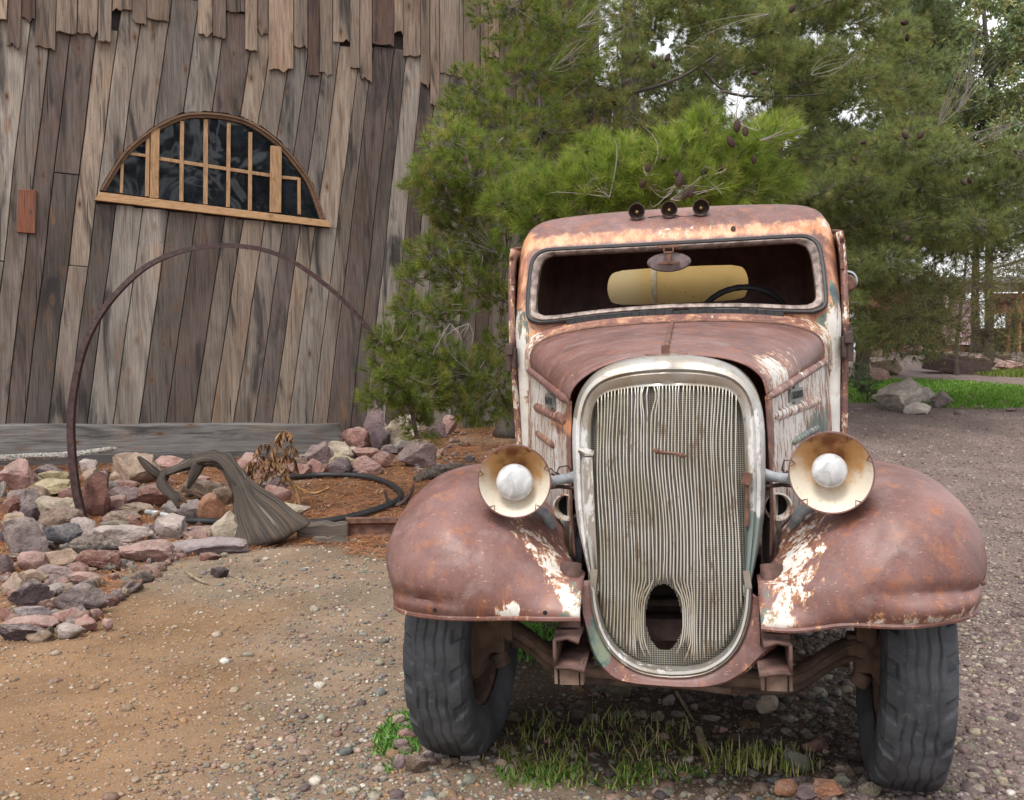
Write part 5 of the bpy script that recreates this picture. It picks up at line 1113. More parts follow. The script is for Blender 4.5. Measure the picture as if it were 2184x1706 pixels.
for f, L in ((C8, [(592, 1130, 255, 165, 'ol', 'rounded grey-brown cobble under the grille apron'), (1695, 1165, 205, 85, 'tn', 'flat tan stone under the axle'), (1915, 1265, 170, 170, 'cr', 'pale cream angular stone under the far frame rail'), (1775, 1270, 135, 95, 'mv', 'purple-grey stone beside the cream one'),
  (1055, 1240, 100, 90, 'gp', 'pinkish grey stone behind the grass'), (405, 1395, 105, 80, 'gp', 'lilac-grey stone at the left of the grass'), (630, 1345, 135, 75, 'gn', 'grey-green flat stone behind the grass tuft'), (962, 1365, 100, 85, 'ol', 'brownish stone in the grass'), (1280, 1285, 60, 60, 'tn', 'small tan stone behind the grass'),
  (1430, 1390, 140, 50, 'gn', 'flat grey-green stone right of the grass'), (1005, 1540, 110, 60, 'rs', 'small rust-coloured stone in the grass'), (1365, 1290, 110, 65, 'db', 'dark stone in the shade of the axle'), (270, 1370, 130, 110, 'db', 'dark rounded stone in shade left of the grass'), (1530, 1480, 70, 50, 'pk', 'small pink stone right of the grass'), (750, 1140, 80, 60, 'db', 'dark little stone beside the rounded cobble'), (1060, 1160, 110, 70, 'db', 'shaded brown stone under the apron')]),
 (C7, [(670, 1285, 180, 105, 'rs', 'rosy tan cobble near the far tyre'), (540, 1432, 195, 185, 'gn', 'grey-green pointed rock in the weeds'), (895, 1512, 155, 130, 'br', 'brown rock before the far tyre'), (985, 1375, 140, 105, 'db', 'dark shaded stone beside the far tyre'), (440, 1645, 195, 125, 'og', 'orange-stained brown rock at the bottom edge'),
  (775, 1657, 235, 150, 'og', 'big orange-tan rock at the bottom edge'), (1285, 1630, 190, 120, 'mv', 'mauve rock at the foot of the far tyre'), (1105, 1640, 165, 115, 'ol', 'olive-tan rock at the foot of the far tyre'), (600, 1662, 160, 120, 'mv', 'purple-grey rock between two orange ones'), (880, 1585, 135, 100, 'gn', 'grey-green rock behind the big orange-tan one'),
  (930, 420, 115, 140, 'gp', 'grey-mauve rock seen behind the far wheel'), (720, 520, 62, 85, 'gy', 'pale upright stone seen behind the axle'), (820, 530, 105, 95, 'ol', 'tan-grey stone behind the axle'), (1120, 1540, 105, 75, 'dp', 'dark maroon stone touching the far tyre'), (530, 1590, 135, 85, 'mv', 'mauve stone above the orange-stained rock'),
  (750, 1340, 60, 50, 'tn', 'small tan stone by the rosy cobble'), (580, 380, 100, 60, 'gy', 'grey stone in shade behind the frame horn'), (840, 860, 60, 60, 'gy', 'little grey stone under the axle bend'), (1490, 1670, 60, 40, 'wp', 'tiny whitish stone below the far tyre'), (1720, 1640, 80, 50, 'gn', 'grey-green stone on the far gravel'), (1850, 1690, 90, 50, 'wp', 'pale stone at the bottom right gravel'), (1885, 622, 75, 50, 'gp', 'grey stone on the gravel right of the far tyre'), (700, 1450, 70, 60, 'br', 'brown stone behind the green weeds'), (240, 1420, 60, 55, 'gy', 'small pale stone in the weeds')]),
 (C6, [(760, 1572, 165, 105, 'wp', 'white rock right of the near tyre foot'), (500, 1567, 125, 125, 'gp', 'grey angular rock at the near tyre foot'), (385, 1532, 130, 65, 'gp', 'flat pinkish stone touching the near tyre'), (110, 1645, 115, 135, 'mv', 'mauve-pink cobble at the bottom beside the green weeds'), (280, 1660, 195, 160, 'br', 'brown rough rock at the bottom edge before the near tyre'),
  (130, 1462, 135, 115, 'mv', 'mauve rock in the ground cover'), (160, 1525, 130, 75, 'ol', 'olive flat stone in the ground cover'), (170, 1362, 140, 95, 'rs', 'reddish stone against the near tyre'), (105, 1250, 115, 100, 'tn', 'tan stone at the top of the ground cover'), (1145, 1215, 115, 85, 'ol', 'olive-grey stone behind the near tyre'), (1460, 1290, 135, 105, 'ol', 'olive cobble in the shade under the truck'),
  (1040, 1640, 95, 75, 'tn', 'tan stone right of the white rock'), (990, 1515, 85, 60, 'gp', 'grey stone behind the white rock'), (1160, 1570, 100, 75, 'gn', 'grey-green stone left of the grass'), (545, 1645, 85, 85, 'tn', 'tan-brown pebble below the grey angular rock'), (170, 1290, 80, 60, 'dp', 'dark maroon stone against the near tyre'), (410, 1630, 80, 60, 'mv', 'mauve pebble before the near tyre'), (1480, 1430, 90, 50, 'rs', 'rust-red stone at the left of the grass'), (1235, 530, 45, 60, 'gy', 'pale pebble in the soil under the truck')])):
    for x, y, w, h, c, l in L: rock(*f(x, y, w, h), c, l, GC)
GD = 'rocks beyond the gravel on the right'
C1 = lambda x, y, w, h: (1763.4 + x * .2335, 511.9 + y * .2335, w * .2335, h * .2335)
for x, y, w, h, c, l in [(700, 1455, 380, 265, 'wt', 'large whitish boulder at the edge of the green grass'), (920, 1440, 205, 135, 'wt', 'cream boulder behind the large whitish one'), (1070, 1472, 200, 130, 'gp', 'dark-topped grey boulder right of the whitish group'), (840, 1552, 215, 95, 'wt', 'grey-white low rock in front of the large whitish boulder'),
 (570, 1182, 250, 125, 'tn', 'tan boulder behind the grass strip'), (450, 1245, 235, 105, 'pk', 'pinkish rounded rock in the grass'), (430, 1030, 220, 90, 'tn', 'pale tan rock under the shrub'), (850, 1000, 205, 115, 'pk', 'pink rock under the drooping twigs'), (1200, 1100, 275, 115, 'br', 'brown flat rock behind the rusty trough'),
 (1480, 1110, 225, 95, 'pk', 'pink-tan rock right of the trough'), (1630, 1085, 145, 85, 'tn', 'tan rock behind the pink-tan one'), (1720, 1157, 225, 85, 'pk', 'long pink rock at the right edge'), (1440, 1167, 135, 90, 'gp', 'grey rock below the pink-tan one'), (1040, 1062, 155, 65, 'wp', 'pale rock behind the trough'), (300, 1550, 65, 25, 'lv', 'little lavender stone on the gravel by the cab'), (1225, 1580, 95, 35, 'gp', 'flat grey stone on the gravel right of the boulders'), (1690, 1555, 80, 30, 'br', 'small brown stone on the gravel at right'), (1410, 1530, 50, 25, 'wp', 'small pale stone in the grass edge')]:
    rock(*C1(x, y, w, h), c, l, GD)

# small rubble filling the heap between the rocks
nr_ = 520; ex = RNG.random(nr_); bx_, by_ = [], []
for i in range(nr_):
    if ex[i] < .62: px, py = RNG.uniform(0, 440), RNG.uniform(1000, 1370); py = min(py, 1375 - max(0, px - 120) * .72)
    else: px, py = RNG.uniform(600, 1000), RNG.uniform(905, 1010)
    if py < 985 and px < 600: py = 1000
    p = gh(px, py); bx_.append(p.x); by_.append(p.y)
bx_, by_ = np.array(bx_), np.array(by_); TV, TF = ico(3); 
fl = np.stack([.8 + .5 * RNG.random(nr_), .65 + .5 * RNG.random(nr_), .5 + .3 * RNG.random(nr_)], 1); bump_ = np.stack([1 + .32 * np.sin(TV @ RNG.normal(size=3) * 2.4 + RNG.random() * 6) * RNG.random() + .16 * np.sin(TV @ RNG.normal(size=3) * 5) for _ in range(nr_)])
sz_ = .022 + .045 * RNG.random(nr_) ** 2; keys = ['mv', 'rd', 'gp', 'pk', 'tn', 'br', 'gy', 'dk', 'rs']; c_ = np.array([PL[keys[i]] for i in RNG.integers(0, len(keys), nr_)]) * (.45 + .4 * RNG.random((nr_, 1)))
rb_ = inst_mesh('rubble', TV[None] * fl[:, None] * bump_[..., None], TF, np.stack([bx_, by_, gz(bx_, by_) + .01], 1), randrot(nr_), sz_, M['rock'], c_); rb_['kind'] = 'stuff'; rb_['label'] = 'small rubble between the rocks of the heap'
# ------------------------------------------------------------------ iron hoop
f0 = gh(181, 1112); hp = [(184, 1150), (181, 1112), (166, 1050), (157, 975), (154, 900), (161, 828), (178, 752), (206, 688), (250, 627), (310, 572), (375, 541), (440, 527), (500, 525), (565, 534), (630, 561), (700, 611), (760, 668), (800, 720), (840, 778), (872, 850), (890, 930)]
hs_ = spline([at(x, y, f0.y + .35 * max(0, x - 181) / 600) for x, y in hp], 120); ho = MB(); G = []
for i, p in enumerate(hs_):
    t = Vector(hs_[min(i + 1, 119)] - hs_[max(i - 1, 0)]).normalized(); yv = Vector((0, 1, 0)); r_ = t.cross(yv).normalized(); k = .44 + .26 * ss(60, 5, i)
    prof = [(-.038, -.030), (.038, -.030), (.038, -.018), (.020, -.014), (.016, .026), (-.016, .026), (-.020, -.014), (-.038, -.018)]
    G.append([Vector(p) + r_ * a * k + (yv * b * 1.3 if True else 0) for a, b in prof])
ho.grid(G, closed_v=True); ho.f += [tuple(range(8)), tuple(119 * 8 + k for k in range(8))]
tag(ho.build('iron_hoop', M['hoop'], None, sharp=30), 'tall rusty iron wheel hoop standing in the rocks before the barn', 'hoop')

# ------------------------------------------------------------------ driftwood
def m_drift():
    t = NT('driftwood_grain'); g = t.attr('grain', 'Vector'); n = t.noise(t.mapv(g, (60, 2.5, 60)), 1, 5, .65, .4); n2 = t.noise(t.mapv(g, (9, 2, 9)), 1, 4, .6)
    c = t.mix(t.step(n, .3, .7), (.020, .016, .014), (.095, .077, .065)); c = t.mix(t.step(n2, .5, .75, 0, .6), c, (.10, .065, .04)); c = t.mix(t.step(n2, .42, .25, 0, .6), c, (.27, .235, .21))
    return t.bsdf(c, .85, 0.0, t.bump(n, .7, .008), .2)
dv, df, dg_ = [], [], []
def limb(path, rads, n=22, m=40, flat=1.0, seed=0, twist=0):
    P = spline(path, m); Rr = np.interp(np.linspace(0, 1, m), np.linspace(0, 1, len(rads)), rads); b0 = len(dv); prev = None; L = 0
    for i, p in enumerate(P):
        p = Vector(p); d = (Vector(P[min(i + 1, m - 1)]) - Vector(P[max(i - 1, 0)])).normalized(); L += (p - Vector(P[max(0, i - 1)])).length
        a = d.cross(Vector((0, 1, 0))).normalized() if prev is None else (prev - d * prev.dot(d)).normalized(); prev = a; b = d.cross(a)
        for k in range(n):
            th = 2 * math.pi * k / n; r = Rr[i] * (1 + .20 * math.sin(3 * th + i * .09 + seed) + .16 * (abs(math.sin(3.5 * th + seed * 2 + i * .06)) - .5) + .10 * (abs(math.sin(8 * th - i * .05)) - .5) + .30 * mnoise.noise(Vector((math.cos(th) * 1.2, math.sin(th) * 1.2, i * .16 + seed))) + .14 * mnoise.noise(Vector((math.cos(th) * 3, math.sin(th) * 3, i * .10 + seed))))
            dv.append(p + a * math.cos(th + twist * i) * r + b * math.sin(th + twist * i) * r * flat); dg_.extend([math.cos(th) * .3 + seed, L, math.sin(th) * .3])
    for i in range(m - 1):
        for k in range(n): df.append((b0 + i * n + k, b0 + i * n + (k + 1) % n, b0 + (i + 1) * n + (k + 1) % n, b0 + (i + 1) * n + k))
    df.append(tuple(b0 + k for k in range(n))[::-1]); df.append(tuple(b0 + (m - 1) * n + k for k in range(n)))
gb = gh(565, 1168); yd = gb.y
D = lambda x, y, dy=0: at(x, y, yd + .18 + dy)
limb([D(536, 1078, .03), D(520, 1045, .08), D(500, 1010, .2), D(478, 985, .3), D(448, 978, .4), D(415, 986, .45), D(380, 1000, .5), D(338, 1014, .55)], [.080, .068, .056, .058, .050, .046, .030, .020], n=36, m=70, flat=.75, seed=1)
b0 = len(dv); RG = spline([(514, 1032, 19, -.75, .08, .058), (525, 1060, 32, -.60, .04, .075), (540, 1090, 54, -.50, 0, .10), (555, 1114, 70, -.42, -.04, .12), (566, 1132, 80, -.36, -.07, .13), (572, 1142, 81, -.33, -.08, .12), (575, 1148, 74, -.32, -.08, .09), (576, 1150, 40, -.32, -.07, .04)], 46)
for i, (cx, cy, hm, an, dy, dp) in enumerate(RG):
    for k in range(48):
        th = 2 * math.pi * k / 48; w1 = 1 + .07 * math.sin(5 * th + i * .05) + .05 * (abs(math.sin(6 * th + 1 + i * .03)) - .5) + .16 * mnoise.noise(Vector((math.cos(th) * 2, math.sin(th) * 2, i * .07)))
        q = math.cos(th); dxp = hm * q * w1; p = D(cx + dxp * math.cos(an), cy + dxp * math.sin(an) + (12 * (1 - q * q) * i / 46), dy); p.y += math.copysign(abs(math.sin(th)) ** .8, math.sin(th)) * dp * w1 * (.55 + .45 * (1 - q * q)); p.z += .012 * math.sin(th * 2)
        dv.append(p); dg_.extend([math.cos(th) * .4, i * .012 + .05 * math.sin(q * 3), math.sin(th) * .3])
for i in range(45):
    for k in range(48): df.append((b0 + i * 48 + k, b0 + i * 48 + (k + 1) % 48, b0 + (i + 1) * 48 + (k + 1) % 48, b0 + (i + 1) * 48 + k))
df.append(tuple(b0 + k for k in range(48))[::-1]); df.append(tuple(b0 + 45 * 48 + k for k in range(48)))
limb([D(338, 1014, .55), D(322, 1003, .52), D(305, 985, .5), D(294, 974, .48)], [.030, .030, .022, .010], m=14, seed=3)
limb([D(352, 1012, .54), D(345, 1028, .48), D(358, 1048, .42), D(372, 1062, .38), D(381, 1084, .35)], [.03, .034, .03, .024, .010], m=24, seed=4)
limb([D(350, 1030, .46), D(372, 1052, .40), D(398, 1072, .36)], [.018, .016, .006], m=12, seed=5, n=12)
limb([D(428, 982, .45), D(412, 972, .46), D(405, 966, .46)], [.04, .02, .006], m=10, seed=6, n=12)
limb([D(425, 990, .42), D(412, 1015, .40), D(400, 1042, .38)], [.035, .028, .010], m=12, seed=7, n=12)
me = bpy.data.meshes.new('driftwood_stump'); o0 = gb.copy(); me.from_pydata([tuple(v - o0) for v in dv], [], df); a = me.attributes.new('grain', 'FLOAT_VECTOR', 'POINT'); a.data.foreach_set('vector', [float(x) for x in dg_])
me.materials.append(m_drift()); fix_normals(me); me.polygons.foreach_set('use_smooth', [True] * len(me.polygons)); o = bpy.data.objects.new('driftwood_stump', me); o.location = o0; COL.objects.link(o)
tag(o, 'twisted grey driftwood stump with a flared base lying across the rocks', 'driftwood')

# ------------------------------------------------------------------ dried plant
y0 = gh(640, 1105).y + .25
Dp = lambda x, y, dy=0: at(x, y, y0 + dy)
plant = empty('dried_plant', 'dead brown palm-like plant with drooping fronds beside the driftwood', 'plant', tuple(Dp(640, 1100)))
PO = Dp(640, 1100)
mdry = m_simple('dry_frond', (.17, .085, .035), .7, 0, .55, 30, .3); mdry2 = m_simple('dry_stem', (.235, .125, .045), .6, 0, .45, 20, .3)
stm = MB()
for path, r in (([(642, 1110), (638, 1070), (625, 1035), (610, 1018), (590, 1000), (575, 990)], .016), ([(704, 1040), (670, 1052), (640, 1042), (620, 1025), (600, 1008)], .013), ([(623, 1082), (632, 1068), (628, 1045), (616, 1028)], .011), ([(590, 1000), (588, 960), (590, 935), (603, 920)], .014), ([(576, 992), (545, 1000), (520, 1006)], .010)):
    P = spline([Dp(*p, .03 * k) - PO for k, p in enumerate(path)], 24); stm.tube(P, [r * (.45 + .55 * math.sin(math.pi * min(1, .15 + .85 * k / 23))) for k in range(24)], 8, jit=.15)
stm.build('stem', mdry2, plant)
rf_ = random.Random(3)
fr_paths = [[(590, 998), (570, 975), (545, 975), (520, 1000), (508, 1025)], [(590, 1000), (560, 990), (540, 1005), (533, 1035), (540, 1042)], [(590, 1000), (600, 975), (618, 972), (632, 985), (628, 1000)], [(588, 985), (575, 950), (555, 950), (545, 965)], [(600, 1000), (585, 985), (570, 980), (556, 995)], [(592, 950), (600, 925), (618, 925), (622, 940)], [(592, 950), (595, 930), (605, 919), (622, 925)], [(595, 985), (610, 955), (625, 952), (630, 965)], [(598, 1004), (570, 1008), (553, 1020), (545, 1040)], [(585, 990), (550, 985), (525, 990)], [(600, 1005), (612, 990), (610, 1010), (600, 1020)]]
for fp in fr_paths:
    fm_ = MB(); dy = rf_.uniform(-.12, .15); P = spline([Dp(*p, dy * k / 3) - PO for k, p in enumerate(fp)], 18); fm_.tube(P, [.007 * (1 - .7 * k / 17) for k in range(18)], 6)
    for k in range(2, 18):
        for sgn in (-1, 1):
            p = Vector(P[k]); L = rf_.uniform(.05, .11); d = Vector((rf_.uniform(-.5, .5), sgn * .5 + rf_.uniform(-.3, .3), -1)).normalized(); s = Vector((rf_.uniform(-1, 1), rf_.uniform(-1, 1), 0)).normalized() * .010; m_ = p + d * L * .5 + s * .6
            fm_.add([p - s * .3, p + s * .3, m_ + s, p + d * L, m_ - s], [(0, 1, 2, 3, 4)])
    fm_.build('frond', mdry, plant, sharp=0)

# ------------------------------------------------------------------ pipe loop, conduit, rail, blocks, trap, log, sticks
pp = [(549, 1043), (575, 1034), (620, 1026), (680, 1021), (740, 1021), (790, 1027), (830, 1040), (853, 1058), (850, 1075), (820, 1090), (780, 1103), (730, 1116), (680, 1124), (600, 1126), (520, 1124), (460, 1123), (384, 1121)]
tp_ = MB(); tp_.tube(spline([gh(*p) + Vector((0, 0, .035)) for p in pp], 90), .026, 12); tag(tp_.build('water_pipe', M['rubber']), 'black plastic pipe lying in a loop on the pine needles', 'pipe')
cd = MB(); cp = spline([gh(*p) + Vector((0, 0, .04)) for p in [(312, 1104), (340, 1108), (384, 1120)]], 60); cd.tube(cp, [.019 + .004 * (k % 2) for k in range(60)], 10); tag(cd.build('flexible_conduit', m_simple('zinc', (.42, .42, .42), .4, .5), sharp=20), 'pale ribbed metal conduit joined to the black pipe', 'conduit')
def block(name, label, p, q, h, th, col, cat):
    a = gh(*p); b = gh(*q); beam(name, label, a + Vector((0, 0, h)), b + Vector((0, 0, h)), h + .02, th, cat, col)
block('wood_block', 'short grey wooden block beside the driftwood base', (632, 1152), (742, 1150), .105, .14, (.135, .115, .10), 'wood block')
block('board', 'thin pale board lying in front of the wooden block', (668, 1160), (743, 1161), .045, .03, (.24, .215, .18), 'board')
a, b = gh(738, 1146), gh(900, 1144); rl = MB(); d = (b - a).normalized(); nn = Vector((-d.y, d.x, 0))
prof = [(-.035, .13), (.035, .13), (.035, .10), (.010, .085), (.010, .02), (.06, .01), (.06, 0), (-.06, 0), (-.06, .01), (-.010, .02), (-.010, .085), (-.035, .10)]
rl.grid([[q + nn * x + Vector((0, 0, z)) for x, z in prof] for q in (a, a.lerp(b, .5), b)], closed_v=True); rl.f.append(tuple(range(12))); tag(rl.build('steel_rail', M['rust'], sharp=30), 'rusty steel rail running from the wood block behind the fender', 'rail')
tc = gh(848, 1085); tm_ = MB(); K = lambda x, y, dy=0: at(x, y, tc.y + .05 + dy)
for sgn, dy in ((0, 0), (1, .12)):
    pa = [K(820, 1048, dy), K(828, 1068, dy), K(842, 1078, dy), K(862, 1070, dy), K(876, 1052, dy), K(884, 1036, dy)]; P = spline(pa, 30); tm_.tube(P, [.006 + .018 * math.sin(math.pi * k / 29) for k in range(30)], 6)
    for k in range(2, 29, 3):
        p = Vector(P[k]); up = Vector((0, 0, 1)) * .055; s = Vector((.010, 0, 0)); w_ = Vector((0, .008, 0)); tm_.add([p - s - w_, p + s - w_, p + s + w_, p - s + w_, p + up], [(0, 1, 4), (1, 2, 4), (2, 3, 4), (3, 0, 4)])
tm_.box(K(848, 1082, .06), (.22, .10, .05)); tag(tm_.build('animal_trap', M['hoop'], sharp=30), 'rusty toothed jaw trap beside the pipe loop and fender', 'trap')
lg = MB(); lg.tube(spline([gh(885, 1030) + Vector((0, 0, .03)), gh(940, 1018) + Vector((0, 0, .06)), gh(1010, 1014) + Vector((0, 0, .05)), gh(1080, 1015) + Vector((0, 0, .05))], 26), [.025, .035, .045, .05, .055, .05, .055, .06, .055, .06, .055, .06, .06, .055, .06, .055, .06, .055, .05, .055, .05, .045, .045, .04, .035, .025], 14, jit=.5)
tag(lg.build('log', m_simple('charred_bark', (.075, .058, .048), .9, 0, .6, 30, .9), sharp=40), 'dark rough log on the needles behind the near fender', 'log')
bs_ = MB(); bs_.tube(spline([at(-10, 978, 9.1), at(60, 974, 9.15), at(120, 972, 9.2), at(180, 966, 9.25), at(235, 958, 9.3), at(252, 956, 9.3)], 30), [.035] * 12 + [.03] * 12 + [.022, .02, .016, .012, .01, .006], 9, jit=.3)
tag(bs_.build('bark_branch', m_simple('lichen_bark', (.23, .215, .195), .9, 0, .7, 60, .8), sharp=30), 'grey bark-covered branch lying along the timber at the left', 'branch')
for pts, r, lab in (([(1442, 1497), (1460, 1515), (1420 + 60, 1545)], .006, 'bent dry twig behind the grass'), ([(1300 + 190, 1580), (1500, 1608), (1507, 1622)], .012, 'short brown stick in the grass'), ([(395, 1232), (425, 1243), (445, 1251)], .008, 'brown stick at the front edge of the rock heap'), ([(1022, 1550), (1026, 1568), (1048, 1574), (1070, 1571)], .006, 'pale curled twig at the near tyre')):
    s_ = MB(); s_.tube(spline([gh(*p) + Vector((0, 0, .012 + .02 * (k == 0))) for k, p in enumerate(pts)], 12), [r] * 8 + [r * .8, r * .7, r * .5, r * .3], 6, jit=.3); tag(s_.build('stick', m_simple('stick_bark', (.21, .155, .10), .85, 0, .4, 40, .4)), lab, 'stick')
# white shell-like fragments on the dirt
for (x, y, lab) in ((512 * 1, 1592, 0),):
    pass
# rusty trough and far things at right
tro = MB(); a = gh(2000, 800); tro.box(a + Vector((.55, .4, .20)), (1.25, .5, .36), Matrix.Rotation(-.38, 3, 'Z') @ Matrix.Rotation(.16, 3, 'Y')); tro.box(a + Vector((.55, .36, .385)), (1.16, .40, .02), Matrix.Rotation(-.38, 3, 'Z') @ Matrix.Rotation(.16, 3, 'Y'))
tag(tro.build('trough', M['darkrust'], bevel=.02), 'dark rusty metal trough lying among the far rocks', 'trough')
Yb = 34.; gb0 = float(gz(14, Yb)); shed = empty('red_shed', 'faded red wooden shed partly hidden behind the shrubs at right', 'shed', tuple(at(2070, 760, Yb))); SO = Vector(shed.location)
def sbox(name, x0, x1, y0_, y1_, d0, d1, mat, **k):
    a, b = at(x0, y1_, Yb + d0), at(x1, y0_, Yb + d0); mb = MB(); mb.box(((a.x + b.x) / 2 - SO.x, Yb + (d0 + d1) / 2 - SO.y, (a.z + b.z) / 2 - SO.z), (abs(b.x - a.x), d1 - d0, abs(b.z - a.z))); return mb.build(name, mat, shed, smooth=False, **k)
mred = m_simple('faded_red_board', (.30, .095, .085), .85, 0, .3, 3, .2); mmar = m_simple('maroon_board', (.13, .045, .04), .85, 0, .3, 3, .2)
sbox('wall', 1900, 2060, 655, 760, 0, 3, mmar); sbox('wall', 2060, 2420, 700, 775, 1.5, 4, m_simple('shade_wall', (.06, .045, .04), .9)); sbox('porch_panel', 2115, 2420, 625, 668, -.2, 0, mred); sbox('porch_panel', 2150, 2420, 668, 700, 1.2, 1.4, M['darkrust'])
sbox('post', 2173, 2181, 600, 760, -.35, -.2, m_simple('orange_post', (.40, .20, .09), .8)); sbox('post', 2150, 2156, 668, 760, -.35, -.2, mred)
sbox('door', 2010, 2075, 640, 735, -.12, 0, m_simple('pink_board', (.48, .32, .34), .8, 0, .4, 9)); sbox('roof', 1880, 2420, 590, 602, -1, 4, m_simple('tin_roof', (.30, .32, .34), .4, .4)); sbox('wall', 1885, 2060, 602, 660, -.05, 2.9, mred)
ww = MB(); c0 = at(1985, 632, Yb - .4) - SO; ww.tube([c0 + Vector((math.cos(t) * .62, 0, math.sin(t) * .62)) for t in np.linspace(0, 6.283, 40)], .05, 6)
for k in range(10): t = k * .628; ww.tube([c0, c0 + Vector((math.cos(t) * .6, 0, math.sin(t) * .6))], .03, 5)
ww.build('wall_wheel', m_simple('white_paint', (.72, .72, .72), .6), shed)
# ------------------------------------------------------------------ trees
def unit(a): return a / np.maximum(np.linalg.norm(a, axis=-1, keepdims=True), 1e-6)
def needles(pos, d, n, L, w, cols, ang=(.35, 1.1), ls=.06, droop=.1):
    m = len(pos); P = np.repeat(pos, n, 0); Dd = np.repeat(d, n, 0); k = m * n
    u = RNG.random((k, 1)); rn = unit(np.cross(Dd, RNG.normal(size=(k, 3)))); a = (ang[0] + (ang[1] - ang[0]) * RNG.random((k, 1)) * (1.15 - .6 * u))
    nd = unit(Dd * np.cos(a) + rn * np.sin(a)); nd[:, 2] -= droop * RNG.random(k); s = P + Dd * u * ls; l = L * (.6 + .5 * RNG.random((k, 1)))
    sd = unit(np.cross(nd, RNG.normal(size=(k, 3)))) * w * .5; V = np.stack([s - sd, s + sd, s + nd * l], 1).reshape(-1, 3)
    base = np.repeat(cols, n, 0) * (.72 + .5 * RNG.random((k, 1))); tip = base * np.array((1.12, 1.08, .95)); C = np.stack([base * .8, base * .8, tip], 1).reshape(-1, 3)
    return V, C
def leaves(pos, d, n, L, w, cols, ls=.1):
    m = len(pos); k = m * n; P = np.repeat(pos, n, 0) + np.repeat(d, n, 0) * RNG.random((k, 1)) * ls + RNG.normal(size=(k, 3)) * .03
    nd = unit(np.repeat(d, n, 0) * .5 + RNG.normal(size=(k, 3))); sd = unit(np.cross(nd, RNG.normal(size=(k, 3)))) * w; l = L * (.6 + .7 * RNG.random((k, 1)))
    V = np.stack([P, P + nd * l * .5 + sd, P + nd * l, P + nd * l * .5 - sd], 1).reshape(-1, 3); C = np.repeat(np.repeat(cols, n, 0) * (.65 + .7 * RNG.random((k, 1))), 4, 0); return V, C
def twigs(a, b, r0, sag, bend):
    """curved three sided twigs from a to b, quads"""
    m = len(a); T = np.linspace(0, 1, 6); mid = (a + b) / 2 + RNG.normal(size=(m, 3)) * bend; mid[:, 2] -= sag
    C = (1 - T)[None, :, None] ** 2 * a[:, None] + 2 * (T * (1 - T))[None, :, None] * mid[:, None] + (T ** 2)[None, :, None] * b[:, None]
    d = unit(b - a); s = unit(np.cross(d, RNG.normal(size=(m, 3)))); t = np.cross(d, s); rad = r0 * (1 - .7 * T)[None, :, None]
    ring = np.stack([C + rad * (np.cos(q) * s[:, None] + np.sin(q) * t[:, None]) for q in (0, 2.094, 4.189)], 2)
    Q = []
    for i in range(5):
        for k in range(3):
            j = (k + 1) % 3; Q.append(np.stack([ring[:, i, k], ring[:, i, j], ring[:, i + 1, j], ring[:, i + 1, k]], 1))
    return np.concatenate(Q, 0).reshape(-1, 3)
def cone_mesh():
    v, f = ico(4); r = []
    for p in v:
        t = (p[2] + 1) / 2; a = math.atan2(p[1], p[0]); s = .5 + .5 * math.cos(8 * a + t * 26); s2 = .5 + .5 * math.cos(8 * a - t * 26)
        k = .74 + .30 * max(0, s * s2) ** .6; w = (.62 + .38 * math.sin(math.pi * min(1, t * .8 + .25))); r.append((p[0] * k * w * .58, p[1] * k * w * .58, p[2]))
    me = bpy.data.meshes.new('pine_cone'); me.from_pydata(r, [], f.tolist()); a = me.attributes.new('col', 'FLOAT_COLOR', 'POINT'); a.data.foreach_set('color', [.050, .028, .024, 1] * len(r)); me.materials.append(M['cone'])
    me.polygons.foreach_set('use_smooth', [True] * len(me.polygons)); me.update(); return me
CONE = cone_mesh()
